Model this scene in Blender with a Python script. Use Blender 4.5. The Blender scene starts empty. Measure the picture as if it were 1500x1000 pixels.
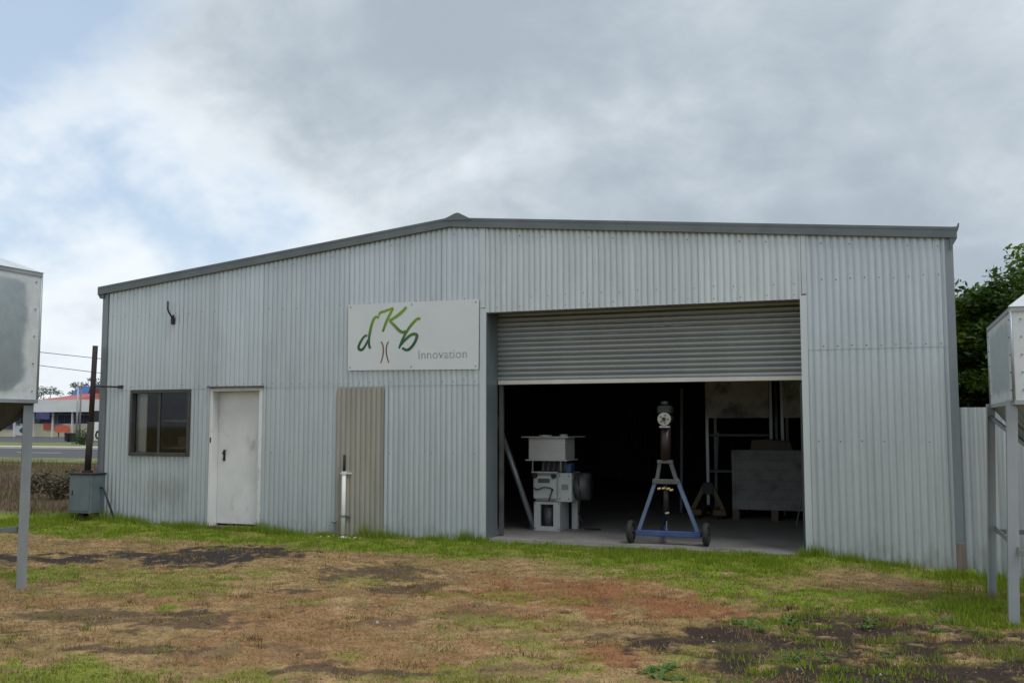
import bpy, math, random
import numpy as np
from mathutils import Vector
R = math.radians
random.seed(7)
rng = np.random.default_rng(11)
scene = bpy.context.scene
COL = scene.collection

# ------------------------------------------------------------------ camera
cam_d = bpy.data.cameras.new('camera')
cam = bpy.data.objects.new('camera', cam_d)
COL.objects.link(cam)
cam.location = (0, -12.573, 1.55)
cam.rotation_euler = (R(90 + 4.843), 0, R(20.648))
cam_d.sensor_width = 36
cam_d.lens = 34.56
cam_d.clip_end = 3000
scene.camera = cam

# ------------------------------------------------------------------ sky and sun
SUN_EL, SUN_AZ = R(60), R(122)          # azimuth from +y, clockwise seen from above
CLOUD = 6.8
world = bpy.data.worlds.new('World')
scene.world = world
world.use_nodes = True
wn, wl = world.node_tree.nodes, world.node_tree.links
wn.clear()
def W(t, **k):
    n = wn.new(t)
    for a, b in k.items():
        setattr(n, a, b)
    return n
def wmath(op, a, b=None, c=None):
    n = W('ShaderNodeMath', operation=op)
    for i, v in enumerate((a, b, c)):
        if v is None:
            continue
        if isinstance(v, (int, float)):
            n.inputs[i].default_value = v
        else:
            wl.new(v, n.inputs[i])
    return n.outputs[0]
def wmix(f, a, b):
    n = W('ShaderNodeMix', data_type='RGBA')
    if isinstance(f, float):
        n.inputs[0].default_value = f
    else:
        wl.new(f, n.inputs[0])
    for i, v in ((6, a), (7, b)):
        if isinstance(v, tuple):
            n.inputs[i].default_value = (*v, 1)
        else:
            wl.new(v, n.inputs[i])
    return n.outputs[2]
def wramp(v, lo, hi):
    n = W('ShaderNodeMapRange', interpolation_type='SMOOTHSTEP')
    wl.new(v, n.inputs[0])
    n.inputs[1].default_value = lo
    n.inputs[2].default_value = hi
    return n.outputs[0]
tc = W('ShaderNodeTexCoord')
sep = W('ShaderNodeSeparateXYZ')
wl.new(tc.outputs['Generated'], sep.inputs[0])
zz = wmath('ADD', wmath('MAXIMUM', sep.outputs[2], 0.0), 0.55)
comb = W('ShaderNodeCombineXYZ')
wl.new(wmath('DIVIDE', sep.outputs[0], zz), comb.inputs[0])
wl.new(wmath('DIVIDE', sep.outputs[1], zz), comb.inputs[1])
def wnoise(scale, detail, rough, off, dist=0.0):
    mp = W('ShaderNodeMapping')
    wl.new(comb.outputs[0], mp.inputs[0])
    mp.inputs[1].default_value = off
    n = W('ShaderNodeTexNoise')
    wl.new(mp.outputs[0], n.inputs['Vector'])
    n.inputs['Scale'].default_value = scale
    n.inputs['Detail'].default_value = detail
    n.inputs['Roughness'].default_value = rough
    n.inputs['Distortion'].default_value = dist
    return n.outputs[0]
def wdot(px_dir):
    n = W('ShaderNodeVectorMath', operation='DOT_PRODUCT')
    wl.new(tc.outputs['Generated'], n.inputs[0])
    n.inputs[1].default_value = Vector(px_dir).normalized()
    return n.outputs['Value']
sky = W('ShaderNodeTexSky', sky_type='NISHITA', sun_disc=False)
sky.sun_elevation = SUN_EL
sky.sun_rotation = SUN_AZ
sky.air_density = 1.0
sky.dust_density = 1.5
big = wnoise(1.5, 3, 0.5, (3.1, 1.7, 0))
mid = wnoise(3.2, 6, 0.54, (0.4, 5.2, 0), 0.25)
fine = wnoise(8.0, 6, 0.58, (7.7, 2.2, 0), 0.3)
tone = wmath('ADD', wmath('MULTIPLY', big, 0.36), wmath('ADD', wmath('MULTIPLY', mid, 0.44), wmath('MULTIPLY', fine, 0.20)))
gap_dir = (-0.62, 0.69, 0.38)          # the break in the cloud, upper left
bank_dir = (-0.26, 0.935, 0.24)        # the heavy grey bank over the roof
pale_dir = (-0.66, 0.735, 0.16)        # thin bright cloud low on the left
wob = wmath('SUBTRACT', mid, 0.5)
bank = wramp(wmath('ADD', wdot(bank_dir), wmath('MULTIPLY', wob, 0.20)), 0.86, 1.01)
pale = wramp(wmath('ADD', wdot(pale_dir), wmath('MULTIPLY', wob, 0.14)), 0.93, 1.01)
t = wmath('ADD', wmath('SUBTRACT', tone, wmath('MULTIPLY', bank, 0.10)), wmath('MULTIPLY', pale, 0.14))
cl = wmix(wramp(t, 0.34, 0.66), (0.46 * CLOUD, 0.54 * CLOUD, 0.615 * CLOUD), (0.99 * CLOUD, 1.06 * CLOUD, 1.12 * CLOUD))
gap = wramp(wmath('ADD', wdot(gap_dir), wmath('MULTIPLY', wob, 0.24)), 0.960, 1.015)
scat = wramp(wmath('SUBTRACT', 1.0, big), 0.52, 0.75)
cover = wmath('MAXIMUM', wmath('MULTIPLY', gap, 0.70), wmath('MULTIPLY', scat, 0.08))
blue = wmix(0.45, sky.outputs[0], (0.46 * CLOUD, 0.70 * CLOUD, 1.00 * CLOUD))
skyc = wmix(cover, cl, blue)
bg = W('ShaderNodeBackground')
wl.new(skyc, bg.inputs[0])
bg.inputs[1].default_value = 0.1
wo = W('ShaderNodeOutputWorld')
wl.new(bg.outputs[0], wo.inputs[0])

sun_d = bpy.data.lights.new('sun', 'SUN')
sun_d.energy = 1.1
sun_d.angle = R(25)
sun_d.color = (1, 0.975, 0.94)
sun = bpy.data.objects.new('sun', sun_d)
COL.objects.link(sun)
to_sun = Vector((math.sin(SUN_AZ) * math.cos(SUN_EL), math.cos(SUN_AZ) * math.cos(SUN_EL), math.sin(SUN_EL)))
sun.rotation_euler = to_sun.to_track_quat('Z', 'Y').to_euler()

scene.view_settings.view_transform = 'Standard'
scene.view_settings.look = 'None'
scene.view_settings.exposure = 0.42
scene.view_settings.gamma = 1.0
scene.view_settings.use_curve_mapping = False

# ------------------------------------------------------------------ helpers
class MB:
    """collects faces; build() links them as one mesh object"""
    def __init__(s):
        s.v, s.f = [], []
    def add(s, vs, fs):
        o = len(s.v)
        s.v += [tuple(p) for p in vs]
        s.f += [tuple(i + o for i in f) for f in fs]
        return s
    def box(s, x0, x1, y0, y1, z0, z1, b=0.0):
        if b <= 0:
            vs = [(x, y, z) for x in (x0, x1) for y in (y0, y1) for z in (z0, z1)]
            return s.add(vs, [(0, 1, 3, 2), (4, 6, 7, 5), (0, 4, 5, 1), (2, 3, 7, 6), (0, 2, 6, 4), (1, 5, 7, 3)])
        b = min(b, (x1 - x0) / 2.2, (y1 - y0) / 2.2, (z1 - z0) / 2.2)
        vs, idx = [], {}
        for ix in (0, 1):
            for iy in (0, 1):
                for iz in (0, 1):
                    X, Y, Z = (x0, x1)[ix], (y0, y1)[iy], (z0, z1)[iz]
                    sx, sy, sz = (b, -b)[ix], (b, -b)[iy], (b, -b)[iz]
                    idx[ix, iy, iz] = len(vs)
                    vs += [(X, Y + sy, Z + sz), (X + sx, Y, Z + sz), (X + sx, Y + sy, Z)]
        fs = []
        I = lambda a, bb, c, k: idx[a, bb, c] + k
        for a in (0, 1):
            fs.append((I(a, 0, 0, 0), I(a, 0, 1, 0), I(a, 1, 1, 0), I(a, 1, 0, 0)))
            fs.append((I(0, a, 0, 1), I(1, a, 0, 1), I(1, a, 1, 1), I(0, a, 1, 1)))
            fs.append((I(0, 0, a, 2), I(0, 1, a, 2), I(1, 1, a, 2), I(1, 0, a, 2)))
        for p in (0, 1):
            for q in (0, 1):
                fs.append((I(p, q, 0, 0), I(p, q, 1, 0), I(p, q, 1, 1), I(p, q, 0, 1)))
                fs.append((I(p, 0, q, 0), I(p, 1, q, 0), I(p, 1, q, 2), I(p, 0, q, 2)))
                fs.append((I(0, p, q, 1), I(1, p, q, 1), I(1, p, q, 2), I(0, p, q, 2)))
        for p in (0, 1):
            for q in (0, 1):
                for r in (0, 1):
                    fs.append((I(p, q, r, 0), I(p, q, r, 1), I(p, q, r, 2)))
        return s.add(vs, fs)
    def tube(s, pts, rad, n=10, cap=True):
        pts = [Vector(p) for p in pts]
        if isinstance(rad, (int, float)):
            rad = [rad] * len(pts)
        vs, fs = [], []
        for i, p in enumerate(pts):
            d = (pts[min(i + 1, len(pts) - 1)] - pts[max(i - 1, 0)]).normalized()
            u = d.cross(Vector((0, 0, 1)) if abs(d.z) < 0.9 else Vector((1, 0, 0))).normalized()
            w = d.cross(u)
            for k in range(n):
                a = 2 * math.pi * k / n
                vs.append(p + (u * math.cos(a) + w * math.sin(a)) * rad[i])
        for i in range(len(pts) - 1):
            for k in range(n):
                fs.append((i * n + k, i * n + (k + 1) % n, (i + 1) * n + (k + 1) % n, (i + 1) * n + k))
        if cap:
            fs.append(tuple(range(n))[::-1])
            fs.append(tuple((len(pts) - 1) * n + k for k in range(n)))
        return s.add(vs, fs)
    def bar(s, a, b, w, h, up=(0, 0, 1)):
        """rectangular bar from a to b, width w across, h along up"""
        a, b = Vector(a), Vector(b)
        d = (b - a).normalized()
        u = d.cross(Vector(up))
        if u.length < 1e-4:
            u = d.cross(Vector((0, 1, 0)))
        u.normalize()
        q = u.cross(d).normalized()
        vs = []
        for p in (a, b):
            for su, sq in ((-1, -1), (1, -1), (1, 1), (-1, 1)):
                vs.append(p + u * (su * w / 2) + q * (sq * h / 2))
        return s.add(vs, [(3, 2, 1, 0), (4, 5, 6, 7), (0, 1, 5, 4), (1, 2, 6, 5), (2, 3, 7, 6), (3, 0, 4, 7)])
    def prism(s, poly, y0, y1):
        """polygon in xz extruded along y"""
        n = len(poly)
        vs = [(x, y0, z) for x, z in poly] + [(x, y1, z) for x, z in poly]
        fs = [tuple(range(n)), tuple(range(2 * n - 1, n - 1, -1))]
        for i in range(n):
            j = (i + 1) % n
            fs.append((i, i + n, j + n, j))
        return s.add(vs, fs)
    def corr_z(s, x0, x1, yp, zb, zt, period=0.0825, amp=0.0125, phase=0.0, per=12, inward=1, rows=1, thick=0):
        """corrugated sheet standing in the plane y = yp; zb and zt may be functions of x"""
        fb = zb if callable(zb) else (lambda x: zb)
        ft = zt if callable(zt) else (lambda x: zt)
        n = max(2, int(round((x1 - x0) / period * per)))
        vs, fs = [], []
        for i in range(n + 1):
            x = x0 + (x1 - x0) * i / n
            y = yp + amp - 2 * amp * abs(math.cos(math.pi * x / period + phase)) ** 0.62   # broad crests, narrow valleys
            for r in range(rows + 1):
                vs.append((x, y, fb(x) + (ft(x) - fb(x)) * r / rows))
        for i in range(n):
            for r in range(rows):
                a = i * (rows + 1) + r
                fs.append((a, a + rows + 1, a + rows + 2, a + 1))
        return s.add(vs, fs)
    def build(s, name, mat, parent=None, smooth=False, solid=0):
        me = bpy.data.meshes.new(name)
        me.from_pydata(s.v, [], s.f)
        me.update()
        if smooth:
            me.polygons.foreach_set('use_smooth', [True] * len(me.polygons))
        ob = bpy.data.objects.new(name, me)
        me.materials.append(mat)
        COL.objects.link(ob)
        if parent is not None:
            ob.parent = parent
            # parents are unrotated empties: keep world coordinates
            ob.location = -world_loc(parent)
        return ob

def world_loc(o):
    l = Vector(o.location)
    while o.parent:
        o = o.parent
        l += Vector(o.location)
    return l
def tag(o, label=None, cat=None, group=None, kind=None):
    if label: o['label'] = label
    if cat: o['category'] = cat
    if group: o['group'] = group
    if kind: o['kind'] = kind
    return o
def thing(name, label, cat, loc=(0, 0, 0), group=None):
    o = bpy.data.objects.new(name, None)
    o.empty_display_size = 0.2
    COL.objects.link(o)
    o.location = loc
    return tag(o, label, cat, group)
def np_mesh(name, verts, faces_n, idx, mat, col=None, smooth=False, parent=None):
    """verts (N,3), faces with faces_n corners each, idx flat"""
    me = bpy.data.meshes.new(name)
    nf = len(idx) // faces_n
    me.vertices.add(len(verts))
    me.vertices.foreach_set('co', np.asarray(verts, np.float32).ravel())
    me.loops.add(len(idx))
    me.loops.foreach_set('vertex_index', np.asarray(idx, np.int32))
    me.polygons.add(nf)
    me.polygons.foreach_set('loop_start', np.arange(0, nf * faces_n, faces_n, dtype=np.int32))
    if smooth:
        me.polygons.foreach_set('use_smooth', np.ones(nf, bool))
    me.update(calc_edges=True)
    if col is not None:
        a = me.attributes.new('tint', 'FLOAT_COLOR', 'POINT')
        c = np.ones((len(verts), 4), np.float32)
        c[:, :3] = col
        a.data.foreach_set('color', c.ravel())
    me.materials.append(mat)
    ob = bpy.data.objects.new(name, me)
    COL.objects.link(ob)
    if parent is not None:
        ob.parent = parent
        ob.location = -world_loc(parent)
    return ob

# numpy value noise
_perm = rng.random((256, 256))
def vnoise(x, y):
    xi, yi = np.floor(x).astype(int), np.floor(y).astype(int)
    fx, fy = x - xi, y - yi
    fx, fy = fx * fx * (3 - 2 * fx), fy * fy * (3 - 2 * fy)
    g = lambda a, b: _perm[a % 256, b % 256]
    return (g(xi, yi) * (1 - fx) + g(xi + 1, yi) * fx) * (1 - fy) + (g(xi, yi + 1) * (1 - fx) + g(xi + 1, yi + 1) * fx) * fy
def fbm(x, y, o=4, s=0):
    r, a, t = 0, 0.5, 0
    for k in range(o):
        r = r + a * vnoise(x * 2 ** k + 17.3 * k + s, y * 2 ** k + 9.1 * k + 2 * s)
        t += a
        a *= 0.5
    return r / t
def sstep(v, a, b):
    t = np.clip((v - a) / (b - a), 0, 1)
    return t * t * (3 - 2 * t)

# ------------------------------------------------------------------ materials
def nodes_of(name):
    m = bpy.data.materials.new(name)
    m.use_nodes = True
    return m, m.node_tree.nodes, m.node_tree.links, m.node_tree.nodes['Principled BSDF']
def N(nd, t, **k):
    n = nd.new(t)
    for a, b in k.items():
        setattr(n, a, b)
    return n
def noise_node(nd, lk, scale, detail=5, rough=0.6, stretch=(1, 1, 1), coord='Object'):
    t = N(nd, 'ShaderNodeTexCoord')
    mp = N(nd, 'ShaderNodeMapping')
    mp.inputs[3].default_value = stretch
    lk.new(t.outputs[coord], mp.inputs[0])
    n = N(nd, 'ShaderNodeTexNoise')
    n.inputs['Scale'].default_value = scale
    n.inputs['Detail'].default_value = detail
    n.inputs['Roughness'].default_value = rough
    lk.new(mp.outputs[0], n.inputs['Vector'])
    return n
def rampn(nd, lk, sock, lo, hi, a=0.0, b=1.0):
    n = N(nd, 'ShaderNodeMapRange', interpolation_type='SMOOTHSTEP')
    lk.new(sock, n.inputs[0])
    for i, v in ((1, lo), (2, hi), (3, a), (4, b)):
        n.inputs[i].default_value = v
    return n.outputs[0]
def mixc(nd, lk, f, a, b, blend='MIX'):
    n = N(nd, 'ShaderNodeMix', data_type='RGBA', blend_type=blend)
    if isinstance(f, (int, float)):
        n.inputs[0].default_value = f
    else:
        lk.new(f, n.inputs[0])
    for i, v in ((6, a), (7, b)):
        if isinstance(v, tuple):
            n.inputs[i].default_value = (*v, 1)
        else:
            lk.new(v, n.inputs[i])
    return n.outputs[2]
def worn(name, c1, c2, rough=0.6, metal=0.0, scale=3.0, stretch=(1, 1, 1), dirt=None, dirt_lo=0.6, dirt_hi=0.8,
         dirt_scale=2.0, dirt_stretch=(1, 1, 1), bump=0.0, bump_scale=60, per_object=0.0, spec=0.5, rough_var=0.1):
    """base colour varying between c1 and c2, blotches of dirt, fine bump"""
    m, nd, lk, bs = nodes_of(name)
    n1 = noise_node(nd, lk, scale, stretch=stretch)
    c = mixc(nd, lk, rampn(nd, lk, n1.outputs[0], 0.3, 0.7), c1, c2)
    if dirt:
        n2 = noise_node(nd, lk, dirt_scale, 7, 0.65, dirt_stretch)
        c = mixc(nd, lk, rampn(nd, lk, n2.outputs[0], dirt_lo, dirt_hi), c, dirt)
    if per_object:
        oi = N(nd, 'ShaderNodeObjectInfo')
        v = rampn(nd, lk, oi.outputs['Random'], 0, 1, 1 - per_object, 1 + per_object)
        hs = N(nd, 'ShaderNodeHueSaturation')
        lk.new(v, hs.inputs['Value'])
        lk.new(c, hs.inputs['Color'])
        c = hs.outputs[0]
    lk.new(c, bs.inputs['Base Color'])
    lk.new(rampn(nd, lk, n1.outputs[0], 0.2, 0.8, max(0.05, rough - rough_var), min(1, rough + rough_var)), bs.inputs['Roughness'])
    bs.inputs['Metallic'].default_value = metal
    bs.inputs['Specular IOR Level'].default_value = spec
    if bump:
        nb = noise_node(nd, lk, bump_scale, 4, 0.6)
        b = N(nd, 'ShaderNodeBump')
        b.inputs['Strength'].default_value = bump
        b.inputs['Distance'].default_value = 0.01
        lk.new(nb.outputs[0], b.inputs['Height'])
        lk.new(b.outputs[0], bs.inputs['Normal'])
    return m

def wall_metal(name, c1, c2, per_object=0.05, grime=(0.23, 0.22, 0.18), metal=0.55):
    """weathered zinc sheet: vertical streaks, blotches, splash grime along the bottom edge"""
    m, nd, lk, bs = nodes_of(name)
    ns = noise_node(nd, lk, 5.0, 6, 0.6, (1.6, 1, 0.12))
    c = mixc(nd, lk, rampn(nd, lk, ns.outputs[0], 0.3, 0.7), c1, c2)
    nb = noise_node(nd, lk, 1.3, 6, 0.62)
    c = mixc(nd, lk, rampn(nd, lk, nb.outputs[0], 0.52, 0.80, 0, 0.30), c, tuple(x * 0.80 for x in c1))
    nf = noise_node(nd, lk, 22, 4, 0.7)
    c = mixc(nd, lk, rampn(nd, lk, nf.outputs[0], 0.60, 0.78, 0, 0.30), c, tuple(x * 0.72 for x in c1))
    ge = N(nd, 'ShaderNodeNewGeometry')
    sp = N(nd, 'ShaderNodeSeparateXYZ')
    lk.new(ge.outputs['Position'], sp.inputs[0])
    ad = N(nd, 'ShaderNodeMath', operation='ADD')
    ng = noise_node(nd, lk, 5.0, 7, 0.7, (1, 1, 0.3))
    sc = rampn(nd, lk, ng.outputs[0], 0.25, 0.75, -0.22, 0.42)
    lk.new(sp.outputs[2], ad.inputs[0])
    lk.new(sc, ad.inputs[1])
    c = mixc(nd, lk, rampn(nd, lk, ad.outputs[0], 0.30, -0.05, 0, 0.38), c, grime)
    # the sooty smudge below the window
    vd = N(nd, 'ShaderNodeVectorMath', operation='DISTANCE')
    mpv = N(nd, 'ShaderNodeMapping')
    mpv.inputs[3].default_value = (1.0, 1.0, 1.9)
    lk.new(ge.outputs['Position'], mpv.inputs[0])
    lk.new(mpv.outputs[0], vd.inputs[0])
    vd.inputs[1].default_value = (-10.55, 0.0, 0.98)
    a2 = N(nd, 'ShaderNodeMath', operation='ADD')
    lk.new(vd.outputs['Value'], a2.inputs[0])
    lk.new(rampn(nd, lk, ng.outputs[0], 0.25, 0.75, -0.35, 0.35), a2.inputs[1])
    c = mixc(nd, lk, rampn(nd, lk, a2.outputs[0], 0.75, 0.10, 0, 0.34), c, (0.16, 0.155, 0.14))
    oi = N(nd, 'ShaderNodeObjectInfo')
    hs = N(nd, 'ShaderNodeHueSaturation')
    lk.new(rampn(nd, lk, oi.outputs['Random'], 0, 1, 1 - per_object, 1 + per_object), hs.inputs['Value'])
    lk.new(c, hs.inputs['Color'])
    lk.new(hs.outputs[0], bs.inputs['Base Color'])
    bs.inputs['Metallic'].default_value = metal
    lk.new(rampn(nd, lk, nb.outputs[0], 0.2, 0.8, 0.36, 0.48), bs.inputs['Roughness'])
    b = N(nd, 'ShaderNodeBump')
    b.inputs['Strength'].default_value = 0.12
    b.inputs['Distance'].default_value = 0.02
    nd2 = noise_node(nd, lk, 3.0, 3, 0.5)
    lk.new(nd2.outputs[0], b.inputs['Height'])
    lk.new(b.outputs[0], bs.inputs['Normal'])
    return m

M = {}
M['wall'] = wall_metal('zinc sheet', (0.455, 0.505, 0.535), (0.515, 0.565, 0.595))
M['wall_old'] = wall_metal('older zinc sheet', (0.495, 0.53, 0.54), (0.565, 0.60, 0.605))
M['patch'] = wall_metal('tan painted sheet', (0.27, 0.26, 0.225), (0.34, 0.325, 0.28), 0.02, (0.22, 0.22, 0.15), 0.0)
M['fence'] = wall_metal('fence sheet', (0.42, 0.465, 0.50), (0.49, 0.535, 0.57))
M['flash'] = worn('grey flashing', (0.105, 0.125, 0.135), (0.145, 0.165, 0.175), 0.5, 0.2, 2.5, dirt=(0.11, 0.115, 0.115), bump=0.05)
M['corner'] = worn('zinc corner flashing', (0.19, 0.22, 0.245), (0.25, 0.28, 0.305), 0.5, 0.5, 2.5, (1, 1, 0.3), dirt=(0.2, 0.2, 0.19))
M['jamb'] = worn('pale zinc flashing', (0.50, 0.55, 0.58), (0.58, 0.625, 0.65), 0.45, 0.4, 2.0, (1, 1, 0.2), dirt=(0.33, 0.34, 0.34))
M['reveal'] = worn('zinc door reveal', (0.16, 0.195, 0.22), (0.22, 0.255, 0.28), 0.45, 0.5, 2.0, (1, 1, 0.25), dirt=(0.22, 0.23, 0.23))
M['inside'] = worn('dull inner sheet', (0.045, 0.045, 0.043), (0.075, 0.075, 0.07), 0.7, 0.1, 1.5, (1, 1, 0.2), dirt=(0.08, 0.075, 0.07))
M['roof'] = worn('zinc roof', (0.42, 0.45, 0.47), (0.52, 0.55, 0.57), 0.5, 0.4, 1.5)
M['slat'] = worn('roller door zinc', (0.27, 0.295, 0.305), (0.34, 0.365, 0.37), 0.38, 0.5, 2.0, (0.6, 1, 1), dirt=(0.26, 0.27, 0.265), dirt_scale=1.6, per_object=0.05)
M['rail'] = worn('pale aluminium rail', (0.60, 0.59, 0.54), (0.70, 0.69, 0.64), 0.45, 0.2, 3, dirt=(0.4, 0.37, 0.32))
M['white_door'] = worn('weathered white paint', (0.62, 0.63, 0.63), (0.70, 0.71, 0.71), 0.55, 0, 2.5, dirt=(0.36, 0.335, 0.29), dirt_lo=0.54, dirt_hi=0.78, dirt_scale=3.0, dirt_stretch=(1, 1, 0.5), bump=0.08, bump_scale=25)
M['door_frame'] = worn('grubby white frame', (0.56, 0.56, 0.55), (0.64, 0.645, 0.64), 0.6, 0, 3, dirt=(0.34, 0.30, 0.25), dirt_lo=0.55, dirt_hi=0.8, dirt_scale=4, dirt_stretch=(1, 1, 0.3))
M['brown_metal'] = worn('brown window frame', (0.040, 0.038, 0.036), (0.060, 0.057, 0.054), 0.5, 0.1, 5)
M['dark'] = worn('dark metal', (0.018, 0.018, 0.019), (0.04, 0.04, 0.042), 0.55, 0.3, 8)
M['black'] = worn('black rubber', (0.012, 0.012, 0.012), (0.03, 0.028, 0.026), 0.75, 0, 9)
M['rust'] = worn('rusty pipe', (0.026, 0.020, 0.020), (0.046, 0.033, 0.032), 0.8, 0.1, 9, (1, 1, 0.3), bump=0.2)
M['screw'] = worn('weathered screw', (0.10, 0.10, 0.10), (0.20, 0.19, 0.18), 0.6, 0.4, 5)
M['boxgrey'] = worn('blue grey painted steel', (0.10, 0.135, 0.150), (0.145, 0.18, 0.195), 0.5, 0.1, 4, dirt=(0.07, 0.07, 0.065), dirt_scale=5, dirt_stretch=(1, 1, 0.3))
M['sign'] = worn('white sign sheet', (0.56, 0.60, 0.61), (0.61, 0.645, 0.655), 0.38, 0, 1.2, dirt=(0.60, 0.63, 0.64), dirt_scale=2)
M['sign_text'] = worn('grey sign print', (0.36, 0.39, 0.41), (0.40, 0.43, 0.45), 0.5, 0, 3)
M['bracket_print'] = worn('brown sign print', (0.13, 0.085, 0.035), (0.17, 0.11, 0.05), 0.5, 0, 3)
M['white_pipe'] = worn('white plastic pipe', (0.70, 0.70, 0.67), (0.78, 0.78, 0.75), 0.4, 0, 4, dirt=(0.5, 0.48, 0.42))
M['blue'] = worn('blue painted steel', (0.028, 0.060, 0.18), (0.05, 0.09, 0.23), 0.5, 0.05, 6, dirt=(0.16, 0.17, 0.2), dirt_lo=0.55, dirt_hi=0.75, dirt_scale=8)
M['blue_worn'] = worn('worn pale blue steel', (0.085, 0.13, 0.225), (0.14, 0.19, 0.29), 0.5, 0.1, 6, dirt=(0.14, 0.17, 0.25), dirt_scale=7)
M['darkred'] = worn('dark red paint', (0.018, 0.006, 0.008), (0.028, 0.009, 0.011), 0.5, 0, 4)
M['dial'] = worn('cream wheel', (0.30, 0.30, 0.27), (0.36, 0.355, 0.32), 0.5, 0, 5, dirt=(0.3, 0.27, 0.22))
M['brass'] = worn('brass fitting', (0.50, 0.38, 0.18), (0.6, 0.48, 0.25), 0.4, 0.7, 8)
M['machine'] = worn('off white machine enamel', (0.42, 0.445, 0.44), (0.50, 0.53, 0.52), 0.45, 0, 3, dirt=(0.40, 0.41, 0.39), dirt_scale=4)
M['hopper'] = worn('pale machine hopper', (0.50, 0.485, 0.495), (0.58, 0.56, 0.575), 0.45, 0.0, 3, dirt=(0.45, 0.44, 0.43), dirt_scale=3)
M['greysteel'] = worn('dull grey steel', (0.075, 0.08, 0.08), (0.12, 0.125, 0.125), 0.55, 0.3, 4)
M['galv'] = worn('galvanised steel', (0.30, 0.335, 0.365), (0.39, 0.425, 0.455), 0.42, 0.45, 3, (1, 1, 0.4), dirt=(0.30, 0.32, 0.33), dirt_scale=4)
M['galv_dull'] = worn('dull galvanised angle', (0.19, 0.215, 0.23), (0.26, 0.285, 0.30), 0.5, 0.4, 3, (1, 1, 0.3), dirt=(0.2, 0.2, 0.2), dirt_scale=4)
M['pale_panel'] = worn('dirty pale panel', (0.44, 0.455, 0.43), (0.55, 0.56, 0.53), 0.7, 0, 1.8, dirt=(0.17, 0.17, 0.16), dirt_lo=0.42, dirt_hi=0.66, dirt_scale=2.6)
M['block'] = worn('pale crate board', (0.22, 0.235, 0.23), (0.29, 0.305, 0.295), 0.7, 0, 3, dirt=(0.11, 0.11, 0.10), dirt_lo=0.42, dirt_hi=0.70, dirt_scale=3, per_object=0.10)
M['card'] = worn('cardboard', (0.11, 0.09, 0.065), (0.15, 0.12, 0.085), 0.8, 0, 3)
M['yellow'] = worn('yellow paint', (0.075, 0.05, 0.01), (0.10, 0.065, 0.012), 0.5, 0, 5, dirt=(0.2, 0.13, 0.03), dirt_scale=6)
M['timber'] = worn('weathered timber', (0.22, 0.16, 0.11), (0.34, 0.25, 0.18), 0.8, 0, 6, (3, 3, 0.3), bump=0.15)
M['concrete'] = worn('concrete', (0.185, 0.175, 0.165), (0.255, 0.243, 0.23), 0.75, 0, 1.6, dirt=(0.10, 0.095, 0.09), dirt_lo=0.5, dirt_hi=0.8, dirt_scale=1.2, bump=0.12, bump_scale=40)
M['curtain'] = worn('pale curtain', (0.72, 0.71, 0.68), (0.80, 0.79, 0.76), 0.9, 0, 3, (3, 1, 0.4))
M['asphalt'] = worn('asphalt', (0.055, 0.057, 0.062), (0.085, 0.087, 0.092), 0.85, 0, 0.7, dirt=(0.12, 0.12, 0.12), dirt_scale=0.3)
M['kerb'] = worn('kerb concrete', (0.50, 0.48, 0.43), (0.60, 0.58, 0.52), 0.8, 0, 1)
M['line'] = worn('road paint', (0.66, 0.66, 0.64), (0.75, 0.75, 0.73), 0.7, 0, 2)
M['verge'] = worn('mown verge', (0.10, 0.14, 0.025), (0.20, 0.21, 0.06), 0.95, 0, 0.5, dirt=(0.25, 0.2, 0.1), dirt_scale=0.4, bump=0.3, bump_scale=8)
M['cream'] = worn('cream painted wall', (0.66, 0.60, 0.42), (0.72, 0.66, 0.48), 0.8, 0, 0.5)
M['fascia'] = worn('white fascia', (0.66, 0.67, 0.66), (0.74, 0.75, 0.74), 0.6, 0, 0.5, (1, 1, 3))
M['shade'] = worn('grey verandah wall', (0.16, 0.17, 0.19), (0.24, 0.25, 0.27), 0.6, 0, 0.8)
M['redroof'] = worn('red roof sheet', (0.40, 0.10, 0.085), (0.50, 0.14, 0.12), 0.6, 0, 0.4)
M['bluesheet'] = worn('blue roof sheet', (0.05, 0.16, 0.45), (0.08, 0.21, 0.52), 0.5, 0, 0.5)
M['brown'] = worn('brown wall', (0.09, 0.04, 0.03), (0.13, 0.06, 0.045), 0.7, 0, 1)
M['orange'] = worn('orange red sign', (0.55, 0.10, 0.05), (0.62, 0.14, 0.07), 0.6, 0, 1)
M['bluesign'] = worn('dark blue sign', (0.05, 0.06, 0.16), (0.09, 0.10, 0.22), 0.6, 0, 1)
M['signwhite'] = worn('white sign paint', (0.74, 0.74, 0.73), (0.8, 0.8, 0.79), 0.5, 0, 1)
M['wood_pole'] = worn('grey timber pole', (0.16, 0.14, 0.12), (0.26, 0.23, 0.20), 0.9, 0, 3, (3, 3, 0.2))
M['bark'] = worn('bark', (0.06, 0.045, 0.032), (0.12, 0.09, 0.065), 0.9, 0, 8, (2, 2, 0.4), bump=0.4)
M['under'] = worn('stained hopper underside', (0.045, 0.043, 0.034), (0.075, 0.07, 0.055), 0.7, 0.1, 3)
M['post_foot'] = worn('grey brown timber', (0.15, 0.12, 0.10), (0.23, 0.185, 0.15), 0.85, 0, 7, (3, 3, 0.3), bump=0.15)
M['litter'] = worn('pale rubble', (0.42, 0.40, 0.36), (0.62, 0.60, 0.56), 0.8, 0, 20, per_object=0.1)

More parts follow.
